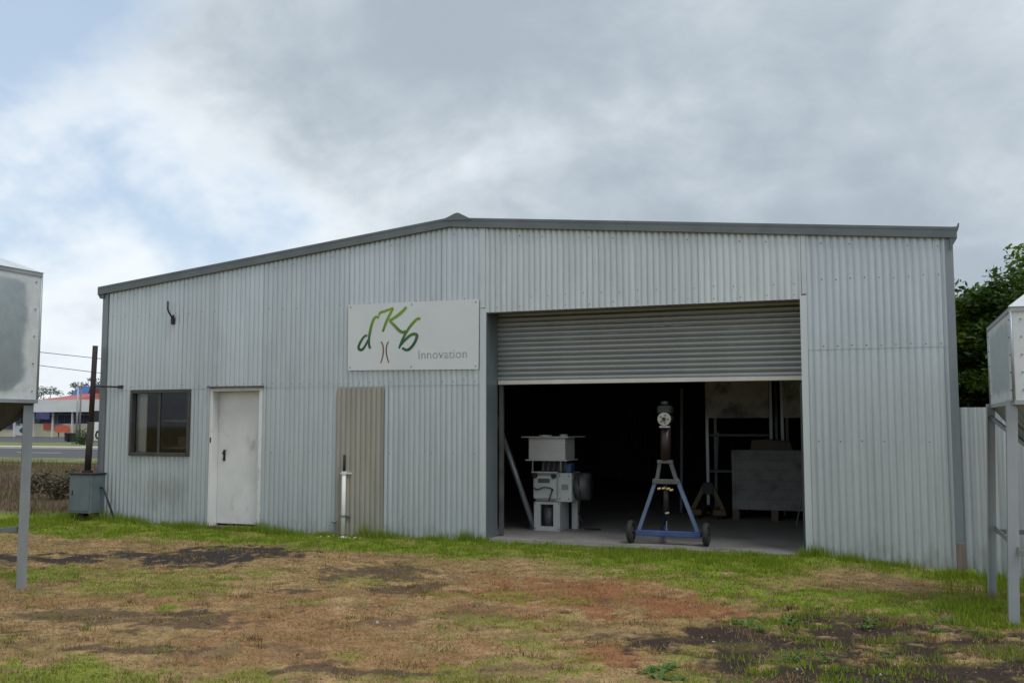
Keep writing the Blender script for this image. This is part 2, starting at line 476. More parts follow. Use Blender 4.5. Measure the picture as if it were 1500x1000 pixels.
def glass_mat():
    m, nd, lk, bs = nodes_of('window glass')
    nd.remove(bs)
    out = nd['Material Output']
    tr = N(nd, 'ShaderNodeBsdfTransparent')
    tr.inputs[0].default_value = (0.80, 0.84, 0.83, 1)
    gl = N(nd, 'ShaderNodeBsdfGlossy')
    gl.inputs['Roughness'].default_value = 0.03
    gl.inputs[0].default_value = (0.9, 0.9, 0.9, 1)
    fr = N(nd, 'ShaderNodeFresnel')
    fr.inputs[0].default_value = 1.52
    nz = noise_node(nd, lk, 1.2, 2, 0.5)
    b = N(nd, 'ShaderNodeBump')
    b.inputs['Strength'].default_value = 0.05
    lk.new(nz.outputs[0], b.inputs['Height'])
    lk.new(b.outputs[0], gl.inputs['Normal'])
    mx = N(nd, 'ShaderNodeMixShader')
    lk.new(fr.outputs[0], mx.inputs[0])
    lk.new(tr.outputs[0], mx.inputs[1])
    lk.new(gl.outputs[0], mx.inputs[2])
    lk.new(mx.outputs[0], out.inputs[0])
    return m
M['glass'] = glass_mat()

def script_green():
    """sign print running from dark green at the feet of the letters to lime at the top"""
    m, nd, lk, bs = nodes_of('green gradient print')
    ge = N(nd, 'ShaderNodeNewGeometry')
    sp = N(nd, 'ShaderNodeSeparateXYZ')
    lk.new(ge.outputs['Position'], sp.inputs[0])
    f = rampn(nd, lk, sp.outputs[2], 2.66, 3.16)
    c = mixc(nd, lk, f, (0.010, 0.085, 0.035), (0.17, 0.30, 0.010))
    lk.new(c, bs.inputs['Base Color'])
    bs.inputs['Roughness'].default_value = 0.5
    return m
M['script'] = script_green()

def silo_metal():
    """galvanised silo skin: dull grey spangle, blotchy white oxide along the sheet edges (UV-free, from a distance attribute)"""
    m, nd, lk, bs = nodes_of('oxidised galvanised sheet')
    at = N(nd, 'ShaderNodeAttribute', attribute_name='rim')
    nz = noise_node(nd, lk, 3.2, 6, 0.6)
    ad = N(nd, 'ShaderNodeMath', operation='ADD')
    lk.new(at.outputs['Fac'], ad.inputs[0])
    lk.new(rampn(nd, lk, nz.outputs[0], 0.25, 0.75, -0.06, 0.06), ad.inputs[1])
    f = rampn(nd, lk, ad.outputs[0], 0.33, 0.10)
    n2 = noise_node(nd, lk, 9, 6, 0.65)
    f = rampn(nd, lk, f, 0, 1, 0.0, 0.9)
    g = mixc(nd, lk, rampn(nd, lk, n2.outputs[0], 0.3, 0.7), (0.42, 0.475, 0.50), (0.49, 0.545, 0.57))
    w = mixc(nd, lk, rampn(nd, lk, n2.outputs[0], 0.35, 0.68), (0.58, 0.62, 0.64), (0.67, 0.70, 0.72))
    lk.new(mixc(nd, lk, f, g, w), bs.inputs['Base Color'])
    mt = rampn(nd, lk, f, 0, 1, 0.65, 0.15)
    lk.new(mt, bs.inputs['Metallic'])
    lk.new(rampn(nd, lk, f, 0, 1, 0.34, 0.6), bs.inputs['Roughness'])
    b = N(nd, 'ShaderNodeBump')
    b.inputs['Strength'].default_value = 0.25
    b.inputs['Distance'].default_value = 0.03
    n3 = noise_node(nd, lk, 2.2, 2, 0.5)
    lk.new(n3.outputs[0], b.inputs['Height'])
    lk.new(b.outputs[0], bs.inputs['Normal'])
    return m
M['silo'] = silo_metal()

def tint_mat(name, rough=0.8, trans=0.0, fine=0.0, bump=0.0, spec=0.3):
    m, nd, lk, bs = nodes_of(name)
    at = N(nd, 'ShaderNodeAttribute', attribute_name='tint')
    c = at.outputs['Color']
    if fine:
        n = noise_node(nd, lk, 38, 6, 0.7)
        v = rampn(nd, lk, n.outputs[0], 0.25, 0.75, 1 - fine, 1 + fine)
        hs = N(nd, 'ShaderNodeHueSaturation')
        lk.new(v, hs.inputs['Value'])
        lk.new(c, hs.inputs['Color'])
        c = hs.outputs[0]
        b = N(nd, 'ShaderNodeBump')
        b.inputs['Strength'].default_value = bump
        b.inputs['Distance'].default_value = 0.03
        lk.new(n.outputs[0], b.inputs['Height'])
        lk.new(b.outputs[0], bs.inputs['Normal'])
    lk.new(c, bs.inputs['Base Color'])
    bs.inputs['Roughness'].default_value = rough
    bs.inputs['Specular IOR Level'].default_value = spec
    if trans:
        t = N(nd, 'ShaderNodeBsdfTranslucent')
        lk.new(c, t.inputs[0])
        mx = N(nd, 'ShaderNodeMixShader')
        mx.inputs[0].default_value = trans
        lk.new(bs.outputs[0], mx.inputs[1])
        lk.new(t.outputs[0], mx.inputs[2])
        lk.new(mx.outputs[0], nd['Material Output'].inputs[0])
    return m
M['ground'] = tint_mat('earth and turf', 0.95, 0, 0.35, 0.6, 0.1)
M['blade'] = tint_mat('grass blades', 0.7, 0.25)
M['leaf'] = tint_mat('leaves', 0.45, 0.30, spec=0.4)

# ------------------------------------------------------------------ ground
def gz(x, y):
    x, y = np.asarray(x, float), np.asarray(y, float)
    near = sstep(y, -3.2, -0.6) * (1 - sstep(y, 6, 12))
    z = -0.035 - 0.16 * sstep(x, -0.9, 1.5) * near + 0.05 * sstep(-x, 8.5, 11.5) * sstep(y, -2.5, -0.3) * (1 - sstep(y, 6, 12))
    far = 1 - sstep(np.hypot(x + 4, y + 4), 10, 22)
    z = z + far * ((fbm(x * 0.9, y * 0.9, 3, 3.0) - 0.5) * 0.07 + (fbm(x * 4.5, y * 4.5, 3, 8.0) - 0.5) * 0.055)
    inside = (x > -12.0) & (x < 0.95) & (y > -0.2)
    apron = sstep(y, -0.55, -0.2) * (x > -5.6) * (x < -0.6)
    z = z * (1 - 0.5 * apron)
    return np.where(inside & (y > 0.0), -0.10, z)

# patches: kind, x, y, half-width across the view, half-depth along it
CY, SY = math.cos(R(20.65)), math.sin(R(20.65))
PATCH = [
    ('soil', -0.5, -5.2, 1.3, 0.9, 1.0), ('soil', 0.6, -6.2, 1.0, 0.6, 1.0), ('soil', 0.5, -4.6, 0.9, 0.5, 1.0),
    ('red', -2.9, -3.6, 1.5, 0.7, 0.8), ('red', -4.6, -5.6, 1.2, 0.6, 0.45), ('red', -3.6, -6.3, 1.2, 0.5, 0.4), ('red', -6.6, -5.2, 1.2, 0.4, 0.4),
    ('green', -1.9, -1.7, 1.2, 0.5, 1.0), ('green', 0.2, -3.1, 1.2, 0.45, 1.0), ('green', -7.3, -3.9, 1.2, 0.4, 0.5),
    ('dark', -7.75, -2.35, 1.05, 1.00, 1.0), ('dark', -9.4, -3.45, 1.5, 0.42, 1.0), ('dark', -8.7, -2.75, 0.6, 0.5, 0.8), ('dark', -6.09, -5.86, 0.80, 0.26, 0.65),
    ('dark', -5.25, -5.95, 0.5, 0.45, 0.65), ('dark', -5.44, -4.30, 0.45, 0.22, 0.8), ('dark', -5.07, -3.06, 0.65, 0.5, 0.75),
    ('dark', -5.45, -5.45, 0.4, 0.16, 0.8), ('dark', -4.4, -3.9, 0.5, 0.3, 0.7), ('dark', -6.4, -6.7, 0.4, 0.15, 0.8), ('dark', -3.3, -6.7, 0.5, 0.2, 0.7), ('dark', -4.9, -6.9, 0.4, 0.12, 0.7),
    ('dark', -2.0, -5.1, 0.3, 0.2, 0.6), ('dark', -4.0, -5.3, 0.4, 0.2, 0.5),
    ('red', -2.41, -3.35, 1.05, 0.95, 1.0), ('red', -1.75, -3.75, 0.45, 0.9, 1.0), ('red', -2.0, -5.75, 0.4, 0.5, 0.9), ('red', -3.6, -3.2, 0.7, 0.4, 0.6), ('red', -3.0, -4.6, 0.8, 0.4, 0.5), ('red', -5.2, -4.6, 0.8, 0.3, 0.4),
    ('soil', -0.22, -4.55, 1.05, 0.75, 1.0), ('soil', 0.15, -5.85, 0.95, 0.55, 1.0), ('soil', -1.15, -5.0, 0.5, 0.55, 0.9), ('soil', 0.1, -3.9, 0.6, 0.35, 0.8), ('soil', -0.6, -6.2, 0.6, 0.4, 0.7), ('soil', 1.0, -5.2, 0.7, 0.5, 1.0),
    ('tan', -0.21, -1.62, 0.95, 0.55, 0.9), ('tan', 0.55, -1.9, 0.5, 0.4, 0.8), ('tan', -3.6, -0.55, 0.55, 0.15, 0.5), ('tan', -9.3, -1.9, 0.9, 0.35, 0.6),
    ('green', -0.31, -2.70, 1.25, 0.50, 1.0), ('green', 0.75, -3.15, 0.5, 0.85, 1.0), ('green', -0.88, -4.42, 0.30, 0.35, 0.9), ('green', -1.34, -6.13, 0.26, 0.27, 1.0),
    ('green', -6.01, -5.31, 0.16, 0.18, 1.0), ('green', -6.35, -6.75, 0.30, 0.18, 0.9), ('green', -4.84, -7.64, 0.7, 0.33, 0.8), ('green', -1.55, -2.35, 0.9, 0.5, 0.9), ('green', -0.45, -5.5, 0.25, 0.2, 0.7),
    ('green', -6.9, -4.6, 1.0, 0.5, 0.55), ('green', -8.6, -4.4, 0.8, 0.5, 0.8), ('green', -2.9, -5.0, 0.6, 0.4, 0.5), ('green', -2.6, -6.6, 0.6, 0.4, 0.55), ('green', -3.9, -7.3, 0.5, 0.3, 0.6), ('green', -1.0, -6.6, 0.5, 0.4, 0.6), ('green', 0.5, -4.6, 0.35, 0.25, 0.6),
    ('green', -3.4, -4.0, 0.5, 0.25, 0.5),
]
def ground_masks(x, y):
    """soft weights for each kind of cover"""
    wx = x + (fbm(x * 1.7, y * 1.7, 4, 1.0) - 0.5) * 1.1
    wy = y + (fbm(x * 1.7, y * 1.7, 4, 31.0) - 0.5) * 1.1
    brk = fbm(x * 5.0, y * 5.0, 4, 12.0) + 0.55 * (fbm(x * 17.0, y * 17.0, 2, 19.0) - 0.5)
    m = {k: np.zeros_like(x) for k in ('dark', 'red', 'soil', 'tan', 'green')}
    for k, px, py, rx, ry, w in PATCH:
        u = ((wx - px) * CY + (wy - py) * SY) / rx
        v = (-(wx - px) * SY + (wy - py) * CY) / ry
        d = np.sqrt(u * u + v * v)
        m[k] = np.maximum(m[k], w * (1 - sstep(d + (brk - 0.5) * 1.9, 0.70, 1.10)))
    # the green strip along the foot of the wall, widening to the right
    edge = np.interp(x, [-13, -9.5, -8.3, -7.0, -6.2, -5, -3, -1.8, -0.5, 1, 3], [-1.7, -1.5, -1.0, -1.55, -1.5, -1.5, -1.65, -1.9, -0.75, -0.8, -1.4])
    strip = 1 - sstep(edge - wy + (brk - 0.5) * 0.7, -0.25, 0.45)
    strip = strip * (y < 3)
    m['green'] = np.maximum(m['green'], strip * (0.7 + 0.5 * (fbm(x * 2, y * 2, 3, 44.0) > 0.42)))
    m['green'] = np.clip(m['green'], 0, 1) * (1 - 0.85 * m['tan']) * (1 - 0.9 * m['dark'])
    far_green = sstep(np.hypot(x + 4, y + 5), 12, 20)
    m['green'] = np.maximum(m['green'], 0.55 * far_green * sstep(fbm(x * 0.3, y * 0.3, 3, 5.0), 0.4, 0.6))
    # loose scatter of green and bare spots through the straw
    sc = fbm(x * 2.3, y * 2.3, 4, 71.0)
    m['green'] = np.maximum(m['green'], 0.45 * sstep(sc, 0.62, 0.78))
    sd = fbm(x * 2.9 + 5, y * 2.9, 4, 90.0)
    m['dark'] = np.maximum(m['dark'], 0.40 * sstep(sd + 0.25 * (brk - 0.5), 0.62, 0.76) * (1 - m['green']))
    return m
C_STRAW, C_STRAW2 = np.array((0.365, 0.245, 0.122)), np.array((0.290, 0.203, 0.092))
C_RED, C_DARK, C_SOIL = np.array((0.290, 0.120, 0.058)), np.array((0.048, 0.040, 0.036)), np.array((0.052, 0.037, 0.030))
C_GREEN, C_GREEN2 = np.array((0.150, 0.245, 0.012)), np.array((0.245, 0.305, 0.022))
def ground_color(x, y, m):
    n = fbm(x * 3.1, y * 3.1, 4, 55.0)[:, None]
    c = C_STRAW * (1 - sstep(n, 0.35, 0.65)) + C_STRAW2 * sstep(n, 0.35, 0.65)
    L = lambda a, b, w: a * (1 - w[:, None]) + b * w[:, None]
    q = fbm(x * 12.0, y * 16.0, 3, 23.0)
    c = c * (0.80 + 0.34 * sstep(q, 0.28, 0.68))[:, None]
    c = L(c, C_RED, m['red'] * 0.85)
    c = L(c, C_GREEN * 0.85 + 0.15 * C_STRAW2, m['green'] * 0.9)
    c = L(c, C_DARK, m['dark'])
    lot = sstep(-x, 12.0, 12.8) * sstep(y, 0.2, 1.2) * (1 - sstep(y, 18, 19))
    c = L(c, np.array((0.125, 0.088, 0.058)), lot)
    c = L(c, C_SOIL, m['soil'] * (1 - 0.6 * m['green']))
    return c

def axis(a, b, step, far_lo, far_hi):
    core = np.arange(a, b, step)
    lo, hi, d = [], [], step
    p = a
    while p > far_lo:
        d *= 1.16
        p -= d
        lo.append(p)
    p, d = core[-1], step
    while p < far_hi:
        d *= 1.16
        p += d
        hi.append(p)
    return np.concatenate([lo[::-1], core, hi])
gx, gy = axis(-11.0, 2.4, 0.026, -900, 900), axis(-8.6, 0.2, 0.026, -500, 1500)
GX, GY = np.meshgrid(gx, gy, indexing='ij')
fx_, fy_ = GX.ravel(), GY.ravel()
gm = ground_masks(fx_, fy_)
gcol = ground_color(fx_, fy_, gm)
nx_, ny_ = len(gx), len(gy)
ii = (np.arange(nx_ - 1)[:, None] * ny_ + np.arange(ny_ - 1)[None, :]).ravel()
quad = np.stack([ii, ii + ny_, ii + ny_ + 1, ii + 1], 1).ravel()
ground = np_mesh('ground', np.stack([fx_, fy_, gz(fx_, fy_) - 0.012 * gm['soil']], 1), 4, quad, M['ground'], gcol, True)
tag(ground, kind='structure')

# concrete floor of the shed
fl = MB().box(-11.7, 0.70, 0.06, 15.0, -0.25, 0.0)
fl.box(-5.10, -0.93, -0.16, 0.06, -0.25, -0.004)
tag(fl.build('concrete_floor', M['concrete']), kind='structure')

# the street on the left: road, kerb, verge, car park
tag(MB().box(-260, -14.0, 23.0, 37.0, -0.3, 0.0).build('road', M['asphalt']), kind='structure')
tag(MB().box(-260, -14.0, 37.0, 39.0, -0.3, 0.12).build('kerb', M['kerb']), kind='structure')
tag(MB().box(-260, -14.0, 39.0, 50.0, -0.3, 0.10).build('verge', M['verge']), kind='structure')
tag(MB().box(-260, -14.0, 18.5, 23.0, -0.3, 0.02).build('verge', M['verge']), kind='structure')
tag(MB().box(-260, -14.0, 50.0, 86.0, -0.3, 0.06).build('car_park', M['asphalt']), kind='structure')
for k in range(9):
    x = -100 + k * 9.0
    tag(MB().box(x, x + 3.2, 29.9, 30.05, -0.02, 0.006).build('road_marking', M['line']), kind='structure')

# ------------------------------------------------------------------ shed
XL, XR = -11.80, 0.78
def ztop(x):
    return 4.36 - (0.1080 * (-5.66 - x) if x < -5.66 else 0.0920 * (x + 5.66))
shed = thing('corrugated_shed', 'long grey corrugated metal shed with a low gable and half open roller door', 'shed', (-5.5, 0, 0))
PER = 0.0825
SHEETW = PER * 9
def sheets(x0, x1, zb, zt, y, mat=None, lap=PER * 0.55):
    x, k = x0, 0
    while x < x1 - 0.02:
        e = min(x + SHEETW, x1)
        if x1 - e < 0.12:
            e = x1
        yy = y - 0.0022 * (k % 2)
        MB().corr_z(x, min(e + lap, x1), yy, zb, zt).build('wall_sheet', mat or M['wall'], shed, True)
        x, k = e, k + 1
base = lambda x: float(gz(x, -0.05)) - 0.03
# window and door openings, lower course on the left
sheets(XL + 0.02, -11.225, base, 2.13, 0)
sheets(-11.225, -10.065, base, 1.075, 0)
sheets(-10.065, -9.69, base, 2.13, 0)
sheets(-8.755, -5.20, base, 2.13, 0)
MB().corr_z(-7.455, -6.685, -0.024, base, 2.09, phase=0.6).build('patch_sheet', M['patch'], shed, True)['label'] = 'tan painted sheet patched over the wall'
# upper course on the left, over the door, right hand bay
sheets(XL + 0.02, -5.19, 2.105, ztop, -0.006)
sheets(-5.19, -0.905, 3.10, ztop, -0.004, M['wall_old'])
sheets(-0.86, XR - 0.03, lambda x: float(gz(x, -0.05)) - 0.05, 2.49, 0.001)
sheets(-0.86, XR - 0.03, 2.465, ztop, -0.005)
# side walls, back wall, roof
D_ = 15.0
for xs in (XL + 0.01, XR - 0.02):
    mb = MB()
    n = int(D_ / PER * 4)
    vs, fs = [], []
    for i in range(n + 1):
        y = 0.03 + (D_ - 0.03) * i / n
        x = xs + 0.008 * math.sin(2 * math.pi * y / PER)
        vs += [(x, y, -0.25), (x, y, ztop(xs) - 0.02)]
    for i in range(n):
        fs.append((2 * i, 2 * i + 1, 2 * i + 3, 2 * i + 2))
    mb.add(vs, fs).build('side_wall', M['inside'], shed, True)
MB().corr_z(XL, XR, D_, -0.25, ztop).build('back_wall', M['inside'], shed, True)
for a, b in ((XL - 0.10, -5.66), (-5.66, XR + 0.07)):
    mb = MB()
    n = int((D_ + 0.1) / PER * 4)
    vs, fs = [], []
    for i in range(n + 1):
        y = -0.06 + (D_ + 0.2) * i / n
        dz = 0.008 * math.sin(2 * math.pi * y / PER)
        vs += [(a, y, ztop(a) + 0.05 + dz), (b, y, ztop(b) + 0.05 + dz)]
    for i in range(n):
        fs.append((2 * i, 2 * i + 1, 2 * i + 3, 2 * i + 2))
    mb.add(vs, fs).build('roof_sheet', M['roof'], shed, True)
# barge flashings: outward face, top return and drip lip, in lengths
def barge(x0, x1, dy=0.0):
    z0, z1 = ztop(x0), ztop(x1)
    mb = MB()
    y = -0.075 - dy
    mb.prism([(x0, z0 - 0.025), (x1, z1 - 0.025), (x1, z1 + 0.105), (x0, z0 + 0.105)], y, y + 0.012)
    mb.prism([(x0, z0 + 0.085), (x1, z1 + 0.085), (x1, z1 + 0.102), (x0, z0 + 0.102)], y + 0.012, y + 0.20)
    mb.prism([(x0, z0 - 0.022), (x1, z1 - 0.022), (x1, z1 - 0.012), (x0, z0 - 0.012)], y + 0.012, y + 0.062)
    mb.prism([(x0, z0 + 0.070), (x1, z1 + 0.070), (x1, z1 + 0.080), (x0, z0 + 0.080)], y - 0.004, y)
    mb.build('barge_flashing', M['flash'], shed)
for i, (a, b) in enumerate(((-11.93, -8.7), (-8.7, -5.66), (-5.66, -4.95), (-4.95, -1.9), (-1.9, 0.87))):
    barge(a, b + (0.03 if b < 0 and i != 1 else 0), 0.003 * (i % 2))
mb = MB()
mb.prism([(-5.74, 4.445), (-5.57, 4.515), (-5.535, 4.523), (-5.50, 4.515), (-5.33, 4.425), (-5.33, 4.405), (-5.53, 4.42), (-5.74, 4.425)], -0.09, D_)
mb.build('ridge_cap', M['flash'], shed)
# right gutter end: small upstand, boxed soffit under the barge end
mb = MB()
mb.prism([(0.80, 3.75), (0.895, 3.86), (0.90, 3.91), (0.885, 3.91), (0.872, 3.87), (0.79, 3.87)], -0.07, D_)
mb.prism([(0.79, 3.60), (0.87, 3.735), (0.79, 3.735)], -0.068, 0.02)
mb.build('gutter', M['flash'], shed)
mb = MB()
mb.prism([(-11.82, 3.60), (-11.82, 3.72), (-11.94, 3.72), (-11.94, 3.66), (-11.90, 3.60)], -0.05, D_)
mb.build('gutter', M['flash'], shed)
# corner flashings
MB().box(XL - 0.055, XL + 0.055, -0.030, -0.016, -0.06, ztop(XL) - 0.03).box(XL - 0.055, XL - 0.041, -0.016, 0.09, -0.06, ztop(XL) - 0.03).build('corner_flashing', M['corner'], shed)
MB().box(XR - 0.045, XR + 0.045, -0.032, -0.018, 0.18, ztop(XR) - 0.03).box(XR + 0.031, XR + 0.045, -0.018, 0.09, 0.18, ztop(XR) - 0.03).build('corner_flashing', M['corner'], shed)
MB().box(XR - 0.04, XR + 0.052, -0.036, 0.05, -0.30, 0.20, 0.006).build('corner_post_foot', M['post_foot'], shed)['label'] = 'bare timber foot of the corner post'
# steel frame inside
for y in (0.25, 5.0, 10.0, 14.7):
    for x in (XL + 0.16, XR - 0.18):
        MB().box(x - 0.06, x + 0.06, y - 0.08, y + 0.08, 0, ztop(x) - 0.10).build('column', M['greysteel'], shed)
    for a, b in ((XL + 0.16, -5.66), (-5.66, XR - 0.18)):
        MB().prism([(a, ztop(a) - 0.28), (b, ztop(b) - 0.28), (b, ztop(b) - 0.09), (a, ztop(a) - 0.09)], y - 0.07, y + 0.07).build('rafter', M['greysteel'], shed)
for x in (-11.0, -9.4, -7.8, -6.3, -4.8, -3.2, -1.6, -0.1):
    MB().box(x - 0.03, x + 0.03, 0.1, D_ - 0.05, ztop(x) - 0.06, ztop(x) + 0.02).build('purlin', M['greysteel'], shed)
for z in (1.2, 2.3):
    MB().box(-8.70, -5.25, 0.03, 0.09, z, z + 0.07).build('girt', M['greysteel'], shed)
# door opening: jamb flashings, reveals, lintel
MB().box(-5.205, -5.115, -0.020, -0.012, -0.02, 3.155).build('jamb_flashing', M['jamb'], shed)
MB().box(-5.118, -5.108, -0.010, 0.40, 0.002, 3.10).build('door_reveal', M['reveal'], shed)
MB().box(-0.925, -0.845, -0.022, -0.010, -0.05, 3.145).build('jamb_flashing', M['jamb'], shed)
MB().box(-0.925, -0.915, -0.010, 0.40, 0.002, 3.10).build('door_reveal', M['reveal'], shed)
MB().box(-5.108, -0.925, 0.012, 0.10, 3.085, 3.25).build('lintel_beam', M['greysteel'], shed)
MB().box(-0.90, -0.842, -0.024, -0.012, 3.16, ztop(-0.88) - 0.02).build('cover_strip', M['wall_old'], shed)
MB().box(-5.20, -5.13, -0.024, -0.014, 3.17, ztop(-5.16) - 0.02).build('cover_strip', M['wall_old'], shed)
# roller door: slats, bottom rail, guides, drum
roller = bpy.data.objects.new('roller_door', None)
COL.objects.link(roller)
roller.parent = shed
roller.location = (2.5, 0.42, 2.12)
roller['label'] = 'ribbed grey roller door rolled about one third down'
SP = 0.0705
def slat_mesh():
    prof = [(0.000, 0.000), (0.008, 0.003), (-0.002, 0.008), (-0.009, 0.022), (-0.011, 0.036), (-0.008, 0.052), (0.000, 0.063), (0.008, 0.067), (0.008, SP)]
    mb = MB()
    xs = np.linspace(-2.10, 2.10, 13)
    vs, fs = [], []
    n = len(prof)
    for x in xs:
        w = 0.0025 * math.sin(x * 2.1)
        vs += [(x, p[0] + w, p[1]) for p in prof]
    for i in range(len(xs) - 1):
        for k in range(n - 1):
            a = i * n + k
            fs.append((a, a + n, a + n + 1, a + 1))
    return mb.add(vs, fs)
s0 = slat_mesh().build('slat', M['slat'], None, True)
s0.parent = roller
s0.location = (-0.018, 0, 0.045)
for k in range(1, 15):
    c = s0.copy()
    COL.objects.link(c)
    c.parent = roller
    c.location = (-0.018 + random.uniform(-0.004, 0.004), random.uniform(-0.002, 0.002), 0.045 + k * SP)
mb = MB().box(-5.10, -0.935, 0.385, 0.455, 2.115, 2.172, 0.006)
mb.build('bottom_rail', M['rail'], roller)
for x in (-5.106, -0.927 - 0.06):
    MB().box(x, x + 0.06, 0.455, 0.50, 0.01, 3.12).build('guide', M['greysteel'], roller)
MB().tube([(-5.08, 0.72, 3.32), (-0.95, 0.72, 3.32)], 0.25, 24).build('drum', M['slat'], roller, True)
# screws: rows of fasteners, joined
mb = MB()
def screw(x, y, z):
    r = 0.0095
    vs = [(x + r * math.cos(k * math.pi / 3), y, z + r * math.sin(k * math.pi / 3)) for k in range(6)]
    vs += [(x + 0.6 * r * math.cos(k * math.pi / 3), y - 0.007, z + 0.6 * r * math.sin(k * math.pi / 3)) for k in range(6)]
    mb.add(vs, [tuple(range(6, 12))] + [(k, (k + 1) % 6, 6 + (k + 1) % 6, 6 + k) for k in range(6)])
crest = lambda i: i * PER
def row(x0, x1, z, every, y=-0.0165):
    i = int(x0 / PER) - 1
    while crest(i) < x1:
        if crest(i) > x0 and i % every == 0 and random.random() < 0.93:
            screw(crest(i), y, z + random.uniform(-0.012, 0.012))
        i += 1
row(-11.75, -5.25, 3.30, 3)
row(-11.75, -5.25, 2.16, 2)
row(-8.7, -5.25, 1.15, 4, -0.0105)
row(-11.75, -9.7, 0.35, 5, -0.0105)
row(-5.1, -0.95, 3.30, 3, -0.0145)
row(-5.1, -0.95, 3.16, 4, -0.0145)
row(-0.82, 0.72, 3.32, 2)
row(-0.82, 0.72, 2.505, 2)
row(-0.82, 0.72, 1.35, 3, -0.0105)
for i in range(-148, 9, 4):
    x = crest(i)
    if XL + 0.1 < x < XR - 0.1 and (i // 4) % 3:
        screw(x, -0.0165, ztop(x) - 0.12)
o = mb.build('sheet_screws', M['screw'], shed)
o['kind'] = 'stuff'

# window
win = bpy.data.objects.new('window', None)
COL.objects.link(win)
win.parent = shed
win.location = (-10.645 + 5.5, 0, 1.06)
x0, x1, z0, z1 = -11.225, -10.065, 1.065, 2.10
mb = MB()
mb.box(x0, x0 + 0.045, -0.045, 0.07, z0, z1, 0.004).box(x1 - 0.045, x1, -0.045, 0.07, z0, z1, 0.004)
mb.box(x0 + 0.045, x1 - 0.045, -0.045, 0.07, z1 - 0.05, z1, 0.004).box(x0 + 0.045, x1 - 0.045, -0.055, 0.07, z0, z0 + 0.055, 0.004)
mb.build('frame', M['brown_metal'], win)
xm = (x0 + x1) / 2 - 0.02
MB().box(xm - 0.022, xm + 0.022, -0.018, 0.03, z0 + 0.055, z1 - 0.05).build('sash_stile', M['brown_metal'], win)
MB().box(x0 + 0.045, x0 + 0.068, 0.0, 0.03, z0 + 0.055, z1 - 0.05).build('sash_stile', M['brown_metal'], win)
MB().box(x1 - 0.068, x1 - 0.045, -0.018, 0.01, z0 + 0.055, z1 - 0.05).build('sash_stile', M['brown_metal'], win)
MB().add([(x0 + 0.06, 0.012, z0 + 0.05), (xm - 0.02, 0.012, z0 + 0.05), (xm - 0.02, 0.012, z1 - 0.045), (x0 + 0.06, 0.012, z1 - 0.045)], [(0, 1, 2, 3)]).build('pane', M['glass'], win)
MB().add([(xm + 0.02, -0.006, z0 + 0.05), (x1 - 0.06, -0.006, z0 + 0.05), (x1 - 0.06, -0.006, z1 - 0.045), (xm + 0.02, -0.006, z1 - 0.045)], [(0, 1, 2, 3)]).build('pane', M['glass'], win)
# personnel door: rebated in a painted frame
door = bpy.data.objects.new('door', None)
COL.objects.link(door)
door.parent = shed
door.location = (-9.22 + 5.5, 0.13, 0.03)
door['label'] = 'weathered white personnel door with a rusty lock'
MB().box(-9.638, -8.80, 0.12, 0.16, 0.05, 2.06, 0.004).build('door_leaf', M['white_door'], door)
mb = MB().box(-9.69, -9.64, -0.035, 0.19, -0.02, 2.115, 0.004)
mb.box(-8.80, -8.755, -0.035, 0.19, -0.02, 2.115, 0.004)
mb.box(-9.64, -8.80, -0.030, 0.19, 2.065, 2.115)
mb.build('door_frame', M['white_door'], door)
MB().box(-9.72, -8.725, -0.085, 0.0, 2.117, 2.137).build('door_hood', M['greysteel'], door)
MB().box(-9.64, -8.80, -0.10, 0.19, -0.06, 0.022).build('threshold', M['bark'], door)
MB().box(-9.64, -8.80, 0.165, 0.185, 0.022, 2.06).build('door_stop', M['dark'], door)
mb = MB().box(-9.535, -9.495, 0.112, 0.121, 1.00, 1.17)
mb.tube([(-9.515, 0.12, 1.12), (-9.515, 0.075, 1.12)], 0.016, 8)
mb.tube([(-9.515, 0.12, 1.03), (-9.515, 0.09, 1.03)], 0.014, 8)
mb.build('lock', M['rust'], door)
MB().box(-9.675, -9.652, -0.0385, -0.0355, 1.28, 1.36).build('latch_plate', M['dark'], door)

# curtain and shelf behind the window
cur = MB()
vs, fs = [], []
for i in range(25):
    x = -11.25 + 0.25 * i / 24
    y = 0.095 + 0.014 * math.sin(i * 1.6)
    vs += [(x, y, 1.04), (x, y, 2.09)]
for i in range(24):
    fs.append((2 * i, 2 * i + 2, 2 * i + 3, 2 * i + 1))
tag(cur.add(vs, fs).build('curtain', M['curtain'], None, True), 'pale curtain drawn aside behind the left window pane', 'curtain')
shelf = thing('shelf', 'open shelf with uprights dimly seen behind the window glass', 'shelf', (-10.6, 0.75, 0))
MB().box(-11.1, -9.9, 0.55, 0.95, 1.60, 1.63).build('board', M['block'], shelf)
MB().box(-11.1, -9.9, 0.55, 0.95, 1.16, 1.19).build('board', M['block'], shelf)
for x in (-11.1, -10.45, -9.93):
    MB().box(x, x + 0.03, 0.56, 0.94, 0, 1.95).build('upright', M['greysteel'], shelf)
tag(MB().box(-10.40, -10.18, 0.60, 0.85, 1.191, 1.42, 0.008).build('storage_box', M['machine']), 'pale box on the lower shelf behind the right window pane', 'box')
tag(MB().box(-10.80, -10.60, 0.60, 0.85, 1.191, 1.36, 0.008).build('storage_box', M['card']), 'brown box on the lower shelf behind the left window pane', 'box')

